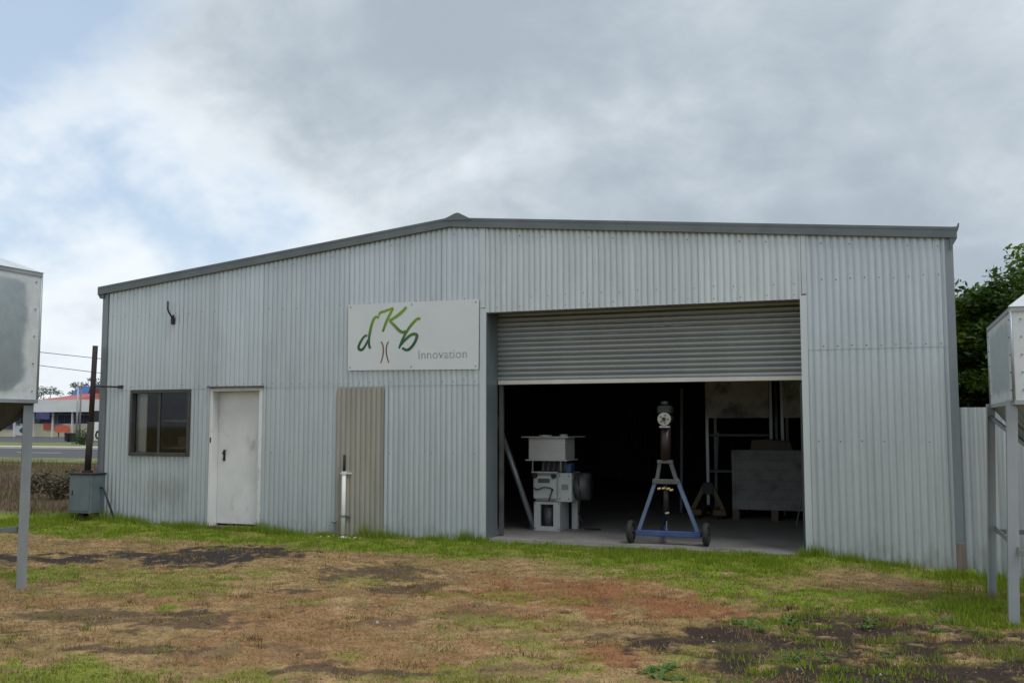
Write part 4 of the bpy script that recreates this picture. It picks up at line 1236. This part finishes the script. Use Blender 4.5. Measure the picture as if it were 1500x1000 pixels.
# crate of boards
ct = thing('board_crate', 'large pale crate of horizontal boards on a pallet, right side of the shed', 'crate', (-1.8, 4.4, 0))
for k in range(6):
    z = 0.17 + k * 0.162
    MB().box(-2.37, -1.02, 4.0, 4.025, z, z + 0.1605, 0.002).build('board', M['block'], ct)
    MB().box(-2.37, -2.345, 4.027, 5.0 - 0.15, z, z + 0.1605, 0.002).build('board', M['block'], ct)
for x in (-2.365,):
    MB().box(x, x + 0.05, 3.985, 3.999, 0.16, 1.14).build('batten', M['block'], ct)
MB().box(-2.34, -1.02, 4.03, 4.83, 0.17, 1.10).build('core', M['block'], ct)
for x in (-2.37, -1.75, -1.13):
    MB().box(x, x + 0.11, 4.0, 4.85, 0.0, 0.168).build('bearer', M['card'], ct)
cb = tag(MB().prism([(-2.08, 1.142), (-1.40, 1.142), (-1.44, 1.27), (-1.78, 1.31), (-2.05, 1.30)], 4.1, 4.6).build('cardboard_pile', M['card']), 'flattened brown cardboard lying on the board crate', 'cardboard')
tag(MB().tube([(-1.30, 3.2, 0.0), (-1.02, 2.6, 1.15)], 0.012, 8).build('leaning_rod', M['galv']), 'thin pale rod leaning near the right door jamb', 'rod')
# red rag on the floor near the machine
mb, vs, fs = MB(), [], []
for i in range(9):
    for j in range(7):
        vs.append((-5.02 + 0.035 * i + random.uniform(-0.01, 0.01), 1.55 + 0.035 * j + random.uniform(-0.01, 0.01), 0.004 + 0.035 * random.random() * math.sin(math.pi * i / 8) * math.sin(math.pi * j / 6)))
for i in range(8):
    for j in range(6):
        fs.append((i * 7 + j, i * 7 + 7 + j, i * 7 + 8 + j, i * 7 + j + 1))
tag(mb.add(vs, fs).build('red_rag', M['orange'], None, True), 'crumpled red rag on the floor left of the machine', 'rag')

# ------------------------------------------------------------------ vegetation
def leaf_cloud(centers, radii, n_per, size, cols, squash=0.75, seed=0):
    r = np.random.default_rng(seed)
    P, C = [], []
    for c, rad, np_ in zip(centers, radii, n_per):
        d = r.normal(size=(np_, 3))
        d /= np.linalg.norm(d, axis=1)[:, None]
        rr = rad * r.random(np_) ** 0.45
        p = np.array(c) + d * rr[:, None] * np.array((1, 1, squash))
        P.append(p)
        base_c = cols[r.integers(len(cols))]
        C.append(np.array(base_c) * r.uniform(0.65, 1.35, (np_, 1)))
    P, C = np.concatenate(P), np.concatenate(C)
    n = len(P)
    ax = r.normal(size=(n, 3))
    ax[:, 2] *= 0.5
    ax /= np.linalg.norm(ax, axis=1)[:, None]
    up = r.normal(size=(n, 3)) + np.array((0, 0, 1.0))
    sd = np.cross(ax, up)
    sd /= np.linalg.norm(sd, axis=1)[:, None] + 1e-6
    L = size * r.uniform(0.6, 1.3, (n, 1))
    w = L * 0.42
    v = np.stack([P - ax * L / 2, P + sd * w / 2, P + ax * L / 2, P - sd * w / 2], 1).reshape(-1, 3)
    return v, np.arange(n * 4), np.repeat(C, 4, 0)
def limb(mb, a, b, r0, r1, seed, n=6):
    r = random.Random(seed)
    a, b = Vector(a), Vector(b)
    pts = []
    for i in range(n + 1):
        t_ = i / n
        w = 0.08 * (b - a).length * math.sin(math.pi * t_)
        pts.append(a.lerp(b, t_) + Vector((r.uniform(-w, w), r.uniform(-w, w), r.uniform(-w, w) * 0.5)))
    mb.tube(pts, [r0 + (r1 - r0) * i / n for i in range(n + 1)], 7)
tree = thing('broadleaf_tree', 'dense dark green leafy tree behind the fence at the right', 'tree', (3.8, 6.4, 0))
GREENS = [(0.050, 0.105, 0.014), (0.080, 0.150, 0.018), (0.135, 0.215, 0.020), (0.230, 0.305, 0.028), (0.065, 0.125, 0.020)]
TL = np.random.default_rng(5)
cs, rs, ns = [], [], []
tc_ = np.array((3.60, 6.2, 2.40))
for k in range(430):
    d = TL.normal(size=3)
    d /= np.linalg.norm(d)
    rr = TL.random() ** 0.36
    c = tc_ + d * rr * np.array((2.85, 2.6, 2.40))
    if c[2] < 0.3:
        continue
    cs.append(c)
    rs.append(TL.uniform(0.28, 0.55))
    ns.append(int(TL.uniform(130, 210)))
for k in range(120):
    cs.append(np.array((TL.uniform(1.25, 2.6), TL.uniform(5.2, 7.2), TL.uniform(0.9, 3.7))))
    rs.append(TL.uniform(0.28, 0.5))
    ns.append(170)
v, idx, cc = leaf_cloud(cs, rs, ns, 0.135, GREENS, 0.7, 3)
crown = np_mesh('crown', v, 4, idx, M['leaf'], cc, False, tree)
mb = MB()
limb(mb, (3.8, 6.4, -0.3), (3.8, 6.3, 2.2), 0.22, 0.14, 1)
mb.build('trunk', M['bark'], tree, True)
for k in range(9):
    a = k * 0.7
    mb = MB()
    limb(mb, (3.8, 6.3, 1.0 + 0.15 * k), (3.8 + 2.2 * math.cos(a), 6.3 + 2.1 * math.sin(a), 2.6 + 0.25 * (k % 5)), 0.09, 0.02, 10 + k)
    mb.build('limb', M['bark'], tree, True)

def far_tree(label, x, y, h, w, seed, group='trees beyond the street'):
    t = thing('street_tree', label, 'tree', (x, y, 0), group)
    r = np.random.default_rng(seed)
    cs, rs, ns = [], [], []
    for k in range(34):
        d = r.normal(size=3)
        d /= np.linalg.norm(d)
        cs.append(np.array((x, y, h * 0.72)) + d * r.random() ** 0.5 * np.array((w, w, h * 0.26)))
        rs.append(w * r.uniform(0.16, 0.30))
        ns.append(int(r.uniform(35, 60)))
    v, idx, cc = leaf_cloud(cs, rs, ns, w * 0.12, [(0.05, 0.075, 0.04), (0.07, 0.10, 0.05), (0.045, 0.06, 0.035)], 0.6, seed)
    np_mesh('crown', v, 4, idx, M['leaf'], cc, False, t)
    mb = MB()
    limb(mb, (x, y, -0.2), (x + 0.3, y, h * 0.6), h * 0.03, h * 0.015, seed)
    for k in range(4):
        limb(mb, (x + 0.2, y, h * 0.45), (x + w * 0.6 * math.cos(k * 1.6), y + w * 0.6 * math.sin(k * 1.6), h * 0.8), h * 0.012, h * 0.004, seed + k)
    mb.build('trunk', M['bark'], t, True)
far_tree('taller spreading tree behind the red roof', -104, 96, 8.6, 3.2, 21)
far_tree('low tree behind the white roof, left of the red roof', -113, 96, 7.4, 2.6, 22)
far_tree('small tree between the silo and the red roof', -108.5, 99, 7.2, 2.0, 23)
far_tree('distant tree hidden partly by the left silo', -121, 95, 8.0, 3.2, 24)

# ------------------------------------------------------------------ across the street
sb = thing('shop_building', 'low cream and grey shop building with a white fascia across the street', 'building', (-98, 84, 0))
MB().box(-125, -84, 82.0, 82.3, 0.0, 1.70).build('low_wall', M['cream'], sb)
MB().box(-125, -84, 84.5, 84.8, 0.0, 3.3).build('shopfront', M['shade'], sb)
MB().box(-126, -83, 81.2, 92, 3.2, 3.32).build('ceiling', M['shade'], sb)
MB().box(-126.3, -82.7, 80.9, 81.2, 3.12, 4.62).build('fascia', M['fascia'], sb)
MB().box(-126.3, -82.7, 81.2, 93, 4.50, 4.60).build('roof', M['fascia'], sb)
MB().add([(-99.4, 81.6, 4.605), (-93.0, 81.6, 4.605), (-93.0, 86, 5.55), (-95.4, 86, 5.55), (-99.4, 91, 4.605), (-93.0, 91, 4.605)], [(0, 1, 2, 3), (3, 2, 5, 4), (0, 3, 4), (1, 5, 2)]).build('red_roof', M['redroof'], sb)
for x in np.arange(-124, -84, 3.1):
    MB().box(x, x + 0.18, 81.3, 81.5, 0.0, 3.2).build('column', M['fascia'], sb)
for x in np.arange(-123.4, -86, 3.1):
    fr_ = MB().box(x + 0.25, x + 2.6, 84.42, 84.5, 0.9, 2.9).build('window', M['fascia'], sb)
    MB().box(x + 0.35, x + 1.38, 84.38, 84.42, 1.0, 2.8).box(x + 1.46, x + 2.5, 84.38, 84.42, 1.0, 2.8).build('pane', M['bluesign'], fr_)
for a, b in ((-112.5, -111.2), (-103.3, -101.9), (-96.8, -95.0)):
    MB().box(a, b, 81.93, 82.0, 0.9, 1.72).build('wall_panel', M['shade'], sb)
MB().box(-98.2, -96.0, 80.84, 80.9, 2.25, 3.1).build('name_board', M['bluesign'], sb)
tag(MB().box(-104.9, -103.3, 81.75, 81.92, 1.05, 1.75).build('wall_sign', M['bluesign']), 'small blue sign on the cream wall by the left silo', 'sign')
mb = MB().box(-97.9, -96.6, 81.78, 81.95, 0.95, 1.75)
tag(mb.build('wall_sign', M['orange']), 'small red and white sign on the cream wall beside the silo leg', 'sign')
ds = thing('diamond_sign', 'white panel with a dark diamond on the cream wall under the left silo', 'sign', (-101.6, 81.85, 0.5))
MB().box(-102.7, -100.4, 81.86, 81.96, 0.25, 1.45).build('board', M['signwhite'], ds)
MB().prism([(-101.9, 0.85), (-101.5, 0.50), (-101.1, 0.85), (-101.5, 1.20)], 81.82, 81.86).build('diamond', M['bluesign'], ds)
os_ = tag(MB().prism([(-94.7, 0.95), (-94.3, 0.65), (-92.6, 0.65), (-92.2, 0.95), (-92.3, 1.35), (-92.7, 1.5), (-94.4, 1.5)], 80.3, 80.42).build('orange_sign', M['orange']), 'orange red sign board in front of the cream wall', 'sign')
for x in (-94.0, -92.9):
    MB().box(x, x + 0.1, 80.31, 80.41, 0.06, 0.66).build('post', M['greysteel'], os_)
for i, (x, y, lab) in enumerate(((-66.9, 54.6, 'small black bin on the verge, the left one of the pair'), (-66.5, 54.75, 'small black bin on the verge, the right one next to the bush'))):
    b_ = thing('litter_bin', lab, 'bin', (x, y, 0.1), 'black bins on the verge')
    mb = MB()
    vs = [(x - 0.12, y - 0.18, 0.13), (x + 0.12, y - 0.18, 0.13), (x + 0.12, y + 0.16, 0.13), (x - 0.12, y + 0.16, 0.13), (x - 0.15, y - 0.21, 0.78), (x + 0.15, y - 0.21, 0.78), (x + 0.15, y + 0.21, 0.78), (x - 0.15, y + 0.21, 0.78)]
    mb.add(vs, [(0, 1, 2, 3), (0, 4, 5, 1), (1, 5, 6, 2), (2, 6, 7, 3), (3, 7, 4, 0)])
    mb.build('body', M['black'], b_)
    MB().prism([(x - 0.16, 0.782), (x + 0.16, 0.782), (x + 0.14, 0.85), (x - 0.14, 0.85)], y - 0.22, y + 0.23).build('lid', M['black'], b_)
    MB().tube([(x - 0.14, y + 0.17, 0.14), (x + 0.14, y + 0.17, 0.14)], 0.07, 12).build('wheel', M['black'], b_)
bu = thing('round_bush', 'rounded dark green bush on the verge left of the rusty mast', 'bush', (-54.9, 44.2, 0.1))
v, idx, cc = leaf_cloud([(-54.9 + TL.uniform(-0.6, 0.6), 44.2 + TL.uniform(-0.6, 0.6), 0.65 + TL.uniform(-0.4, 0.5)) for k in range(24)], [0.42] * 24, [70] * 24, 0.13, [(0.03, 0.06, 0.015), (0.045, 0.085, 0.02)], 0.8, 9)
np_mesh('foliage', v, 4, idx, M['leaf'], cc, False, bu)
MB().tube([(-54.9, 44.2, 0.0), (-54.9, 44.2, 0.6)], 0.06, 6).build('stem', M['bark'], bu)
# blue roofed kiosk with brown wall behind the mast
kb = thing('blue_roofed_kiosk', 'small building with bright blue roof and brown wall behind the rusty mast', 'building', (-93.5, 88, 0))
MB().box(-98.0, -91.5, 86.0, 92, 0, 4.3).build('wall', M['shade'], kb)
MB().add([(-98.7, 85.5, 4.3), (-95.1, 85.5, 4.3), (-95.1, 92.5, 4.3), (-98.7, 92.5, 4.3), (-96.7, 86.2, 6.5), (-94.9, 86.2, 6.5), (-94.9, 91.5, 6.5), (-96.7, 91.5, 6.5)], [(0, 1, 5, 4), (1, 2, 6, 5), (2, 3, 7, 6), (3, 0, 4, 7), (4, 5, 6, 7)]).build('roof', M['bluesheet'], kb)
MB().box(-94.8, -91.5, 85.9, 91, 3.4, 6.2).build('brown_wall', M['brown'], kb)
# street sign with a ring mark
rs_ = thing('ring_sign', 'white upright sign with a black ring beside the shed corner', 'sign', (-51.98, 42.5, 0))
MB().box(-52.43, -51.58, 42.5, 42.54, 0.45, 1.75, 0.01).build('board', M['signwhite'], rs_)
mb = MB()
pts = [(-52.00 + 0.24 * math.cos(a), 42.47, 0.85 + 0.26 * math.sin(a)) for a in np.linspace(0.9, 5.6, 16)]
mb.tube(pts, 0.06, 6)
mb.build('ring', M['black'], rs_, True)
MB().box(-52.58, -51.38, 42.5, 42.54, 1.77, 2.55).build('dark_board', M['dark'], rs_)
for x in (-52.38, -51.68):
    MB().box(x, x + 0.06, 42.545, 42.60, 0.05, 2.5).build('post', M['galv'], rs_)
# power poles and lines
for lab, x, y, h in (('slender grey power pole in front of the white fascia', -71.2, 60.0, 5.6), ('dark timber power pole rising beside the blue roof', -80.6, 70.0, 6.1)):
    pp = thing('power_pole', lab, 'pole', (x, y, 0), 'poles along the street')
    MB().tube([(x, y, -0.3), (x, y, h)], [0.11, 0.075], 10).build('pole', M['galv'] if x > -75 else M['wood_pole'], pp, True)
    MB().box(x - 0.6, x + 0.6, y - 0.05, y + 0.05, h - 0.5, h - 0.38).build('crossarm', M['wood_pole'], pp)
def wire(lab, a, b, sag):
    a, b = Vector(a), Vector(b)
    pts = [a.lerp(b, t_ / 20) - Vector((0, 0, sag * 4 * (t_ / 20) * (1 - t_ / 20))) for t_ in range(21)]
    tag(MB().tube(pts, 0.022, 5).build('power_line', M['dark'], None, True), lab, 'wire', 'power lines on the left')
wire('upper of the two power lines running left of the shed', (-75, 40, 8.9), (-30, 40, 4.0), 0.12)
wire('lower of the two power lines running left of the shed', (-75, 40, 8.1), (-30, 40, 2.9), 0.12)

# ------------------------------------------------------------------ grass
def blades(X, Y, H_, Wd, lean, C, seed, zoff=0.0):
    r = np.random.default_rng(seed)
    n = len(X)
    Z = gz(X, Y) + zoff
    a = r.uniform(0, 2 * np.pi, n)
    b = r.uniform(0, 2 * np.pi, n)
    dx, dy = np.cos(a) * Wd / 2, np.sin(a) * Wd / 2
    lx, ly = np.cos(b) * lean * H_, np.sin(b) * lean * H_
    hz = H_ * np.sqrt(np.clip(1 - np.minimum(lean, 0.97) ** 2, 0.03, 1))
    v = np.stack([np.stack([X - dx, Y - dy, Z - 0.004], 1), np.stack([X + dx, Y + dy, Z - 0.004], 1), np.stack([X + lx, Y + ly, Z + hz], 1)], 1).reshape(-1, 3)
    return v, np.repeat(C, 3, 0)
def in_view(X, Y, margin=1.2):
    """keep what lies in front of the camera, with a margin for a step to the side"""
    dx, dy = X - 0.0, Y + 12.573
    fwd = -dx * SY + dy * CY
    rgt = dx * CY + dy * SY
    return (fwd > 4.6) & (np.abs(rgt) < fwd * 0.525 + margin)
n = 620000
X, Y = rng.uniform(-13.5, 3.2, n), rng.uniform(-8.6, -0.02, n)
k = in_view(X, Y)
X, Y = X[k], Y[k]
m = ground_masks(X, Y)
dist = np.hypot(X, Y + 12.573)
clump = fbm(X * 7, Y * 7, 3, 61.0)
bare = np.maximum(m['dark'], m['soil'] * (1 - 0.8 * m['green']))
keep = rng.random(len(X)) < (1 - 0.93 * bare) * (0.35 + 0.65 * sstep(clump, 0.35, 0.6)) * np.where(m['green'] > 0.5, 1.0, 0.62)
X, Y, dist, clump = X[keep], Y[keep], dist[keep], clump[keep]
m = {q: w[keep] for q, w in m.items()}
isg = rng.random(len(X)) < m['green'] * 0.85
isr = (~isg) & (rng.random(len(X)) < m['red'] * 0.8)
u = rng.random((len(X), 1))
cs_ = C_STRAW * 1.15 * (1 - u) + C_STRAW2 * u
cg_ = C_GREEN * (1 - u) + C_GREEN2 * u
cr_ = C_RED * 1.1 * (1 - u) + C_STRAW * u
C = np.where(isg[:, None], cg_, np.where(isr[:, None], cr_, cs_)) * rng.uniform(0.55, 1.35, (len(X), 1))
wall_d = -Y
lush = isg & (wall_d < 1.7)
H_ = np.where(isg, rng.uniform(0.014, 0.036, len(X)), rng.uniform(0.014, 0.048, len(X)))
H_ = np.where(lush, H_ * (1.0 + 0.9 * sstep(clump, 0.4, 0.65)), H_)
lean = np.where(isg, rng.uniform(0.1, 0.75, len(X)), rng.uniform(0.72, 0.97, len(X)))
Wd = 0.0045 + 0.00035 * dist * rng.uniform(0.6, 1.2, len(X))
V1, K1 = blades(X, Y, H_, Wd, lean, C, 1)
# taller tufts at the foot of the wall, round the legs and the mast box
TX, TY, TH, TC = [], [], [], []
def tuft(x, y, n, rad, h, col=None):
    r = np.random.default_rng(int(abs(x * 977 + y * 131)) + n)
    TX.append(x + r.normal(0, rad, n))
    TY.append(y + r.normal(0, rad * 0.6, n))
    TH.append(r.uniform(0.45, 1.0, n) * h)
    w = r.random((n, 1))
    c = C_GREEN * 0.9 * (1 - w) + C_GREEN2 * w if col is None else np.array(col) * np.ones((n, 1))
    TC.append(c * r.uniform(0.7, 1.25, (n, 1)))
rt = random.Random(3)
for q in range(150):
    x = rt.uniform(-12.6, 1.6)
    if -5.1 < x < -0.95:
        if rt.random() < 0.45:
            tuft(x, rt.uniform(-0.5, -0.22), 60, 0.07, rt.uniform(0.04, 0.09))
        continue
    tuft(x, rt.uniform(-0.22, -0.07), 70, 0.08, rt.uniform(0.06, 0.15) * (1.3 if rt.random() < 0.2 else 1))
for x, h in ((-6.95, 0.30), (-6.72, 0.18), (-5.35, 0.20), (-5.42, 0.16), (-0.85, 0.20), (-0.75, 0.16), (-8.70, 0.22), (-8.6, 0.20), (-8.9, 0.10), (-11.3, 0.22), (-11.0, 0.18), (-11.6, 0.24), (-12.2, 0.22), (-10.4, 0.12), (-9.9, 0.13)):
    tuft(x, -0.12, 90, 0.06, h)
for q in range(70):
    tuft(rt.uniform(-3.3, -0.95), rt.uniform(-1.1, -0.3), 45, 0.10, rt.uniform(0.05, 0.10))
for q in range(90):
    tuft(rt.uniform(0.45, 1.7), rt.uniform(-4.1, -0.3), 45, 0.08, rt.uniform(0.06, 0.17))
for q in range(40):
    tuft(rt.uniform(-13.0, -11.9), rt.uniform(-1.6, 0.5), 50, 0.1, rt.uniform(0.08, 0.20))
for q in range(60):
    tuft(rt.uniform(-1.2, 1.0), rt.uniform(-6.2, -3.6), 35, 0.07, rt.uniform(0.04, 0.08))
for q in range(420):
    x, y = rt.uniform(-9.5, 1.0), rt.uniform(-8.0, -1.6)
    g = rt.uniform(0.7, 1.2)
    col = [(0.38, 0.25, 0.125), (0.32, 0.21, 0.10), (0.24, 0.16, 0.08), (0.20, 0.22, 0.05)][rt.randrange(4)]
    tuft(x, y, 38, rt.uniform(0.03, 0.09), rt.uniform(0.025, 0.06), tuple(v * g for v in col))
TX, TY, TH, TC = np.concatenate(TX), np.concatenate(TY), np.concatenate(TH), np.concatenate(TC)
ok = TY < -0.03
ok |= TX < -11.95
TX, TY, TH, TC = TX[ok], TY[ok], TH[ok], TC[ok]
V2, K2 = blades(TX, TY, TH, 0.007 + 0.004 * rng.random(len(TX)), rng.uniform(0.05, 0.6, len(TX)), TC, 2)
V, K = np.concatenate([V1, V2]), np.concatenate([K1, K2])
gr = np_mesh('grass', V, 3, np.arange(len(V)), M['blade'], K)
tag(gr, 'short patchy green and straw coloured grass over the yard', 'grass', kind='stuff')
# tall dry grass of the vacant lot on the left
n = 52000
X, Y = rng.uniform(-45, -12.15, n), rng.uniform(0.3, 18.5, n)
k = in_view(X, Y, 1.5) & (rng.random(n) < 0.35 + 0.65 * sstep(fbm(X * 0.8, Y * 0.8, 3, 7.0), 0.35, 0.6)) & (X + 12.2 < -0.12 * np.maximum(0.0, 1.5 - Y))
X, Y = X[k], Y[k]
w = rng.random((len(X), 1))
dens = fbm(X * 0.8, Y * 0.8, 3, 7.0)
C = (np.array((0.13, 0.09, 0.058)) * (1 - w) + np.array((0.215, 0.155, 0.105)) * w) * rng.uniform(0.6, 1.25, (len(X), 1))
gw = rng.random(len(X)) < 0.10 + 0.35 * sstep(fbm(X * 0.5, Y * 0.5, 3, 33.0), 0.48, 0.62)
C[gw] = np.array((0.11, 0.13, 0.03)) * rng.uniform(0.7, 1.2, (gw.sum(), 1))
H_ = rng.uniform(0.12, 0.28, len(X)) * (0.45 + 0.85 * sstep(dens, 0.4, 0.65))
V, K = blades(X, Y, H_, rng.uniform(0.010, 0.022, len(X)), rng.uniform(0.05, 0.6, len(X)), C, 5)
tag(np_mesh('dry_grass', V, 3, np.arange(len(V)), M['blade'], K), 'tall brown dry grass on the vacant lot left of the shed', 'grass', kind='stuff')
# scrubby dead bushes near the mast box
for lab, bxx, byy, hh, sd_ in (('dead brown scrub bush just left of the grey steel box', -13.6, 1.9, 0.75, 4), ('low brown scrub bush in the dry grass, farther from the box', -16.2, 3.4, 0.6, 6)):
    sc_ = thing('scrub_bush', lab, 'bush', (bxx, byy, float(gz(bxx, byy))), 'dead bushes on the vacant lot')
    r_ = np.random.default_rng(sd_)
    v, idx, cc = leaf_cloud([(bxx + r_.uniform(-0.55, 0.55), byy + r_.uniform(-0.4, 0.4), hh * r_.uniform(0.15, 0.75)) for q in range(26)], [0.20] * 26, [55] * 26, 0.085, [(0.07, 0.055, 0.03), (0.10, 0.08, 0.045), (0.06, 0.065, 0.025)], 0.9, sd_)
    np_mesh('foliage', v, 4, idx, M['leaf'], cc, False, sc_)
    for q in range(8):
        a = q * 0.8
        MB().tube([(bxx, byy, -0.05), (bxx + 0.45 * math.cos(a), byy + 0.35 * math.sin(a), hh * (0.7 + 0.3 * (q % 3) / 2))], [0.014, 0.005], 5).build('twig', M['bark'], sc_)
# loose clods and grit on the bare earth
n = 5200
X, Y = rng.uniform(-9.5, 2.0, n), rng.uniform(-7.8, -1.0, n)
m = ground_masks(X, Y)
k = in_view(X, Y, 0.8) & (rng.random(n) < np.maximum(m['soil'], m['dark']) * 0.9 + 0.04)
X, Y = X[k], Y[k]
m_ = len(X)
r_ = rng.uniform(0.005, 0.016, m_) * np.where(rng.random(m_) < 0.06, 1.8, 1)
Z = gz(X, Y) - 0.012 * m['soil'][k]
oct_ = np.array([(1, 0, 0), (0, 1, 0), (-1, 0, 0), (0, -1, 0), (0, 0, 0.8), (0, 0, -0.5)])
v = np.stack([X, Y, Z], 1)[:, None, :] + oct_[None] * (r_[:, None, None] * rng.uniform(0.6, 1.3, (m_, 6, 1)))
tri = np.array([(0, 1, 4), (1, 2, 4), (2, 3, 4), (3, 0, 4), (1, 0, 5), (2, 1, 5), (3, 2, 5), (0, 3, 5)])
idx = (np.arange(m_)[:, None, None] * 6 + tri[None]).ravel()
w = rng.random((m_, 1))
C = np.array((0.07, 0.055, 0.045)) * (1 - w) + np.array((0.16, 0.13, 0.11)) * w
lt_ = rng.random(m_) < 0.04
C[lt_] = (0.45, 0.42, 0.38)
tag(np_mesh('gravel', v.reshape(-1, 3), 3, idx, M['ground'], np.repeat(C, 6, 0)), 'loose dark clods and grit on the bare earth', 'gravel', kind='stuff')

# broadleaf weeds
def weed_mesh(seed):
    r = random.Random(seed)
    vs, fs, cs = [], [], []
    for j in range(r.randint(9, 14)):
        a = r.uniform(0, 6.283)
        L = r.uniform(0.05, 0.11)
        w = L * 0.30
        el = r.uniform(0.15, 0.9)
        d = Vector((math.cos(a), math.sin(a), 0))
        s_ = Vector((-math.sin(a), math.cos(a), 0))
        o = len(vs)
        for t_, ww, zz_ in ((0.05, 0.15, 0.0), (0.4, 0.9, el * 0.5), (0.7, 1.0, el * 0.62), (1.0, 0.05, el * 0.45)):
            p = d * (L * t_) + Vector((0, 0, zz_ * L))
            vs += [tuple(p - s_ * (w * ww / 2)), tuple(p + s_ * (w * ww / 2))]
        for q in range(3):
            fs.append((o + 2 * q, o + 2 * q + 1, o + 2 * q + 3, o + 2 * q + 2))
        g = r.uniform(0.75, 1.3)
        cs += [(0.10 * g, 0.185 * g, 0.045 * g)] * 8
    return np.array(vs), np.array(fs).ravel(), np.array(cs)
wm = []
for q in range(4):
    v, f_, c_ = weed_mesh(q)
    o = np_mesh('broadleaf_weed', v, 4, f_, M['leaf'], c_)
    wm.append(o.data)
    bpy.data.objects.remove(o)
def weeds(n, cx_, cy_, rx, ry, sc, lab, grp):
    for q in range(n):
        x, y = cx_ + rt.uniform(-rx, rx), cy_ + rt.uniform(-ry, ry)
        o = bpy.data.objects.new('broadleaf_weed', wm[q % 4])
        COL.objects.link(o)
        o.location = (x, y, float(gz(x, y)) - 0.008)
        o.rotation_euler = (0, 0, rt.uniform(0, 6.28))
        s_ = sc * rt.uniform(0.6, 1.15)
        o.scale = (s_, s_, s_)
        tag(o, lab, 'weed', grp)
weeds(9, -0.95, -4.35, 0.28, 0.30, 1.0, 'small light green broadleaf weed in the dark soil right of centre', 'weeds in the dark soil')
weeds(6, -1.34, -6.12, 0.16, 0.18, 1.0, 'small green weed in the tuft at the bottom edge', 'weeds at the bottom edge')
weeds(6, 0.05, -3.95, 0.7, 0.25, 0.9, 'small green weed between the dark soil and the grass bank', 'weeds below the grass bank')
weeds(6, -0.35, -5.4, 0.4, 0.3, 0.9, 'small green weed on the bare earth at lower right', 'weeds at lower right')
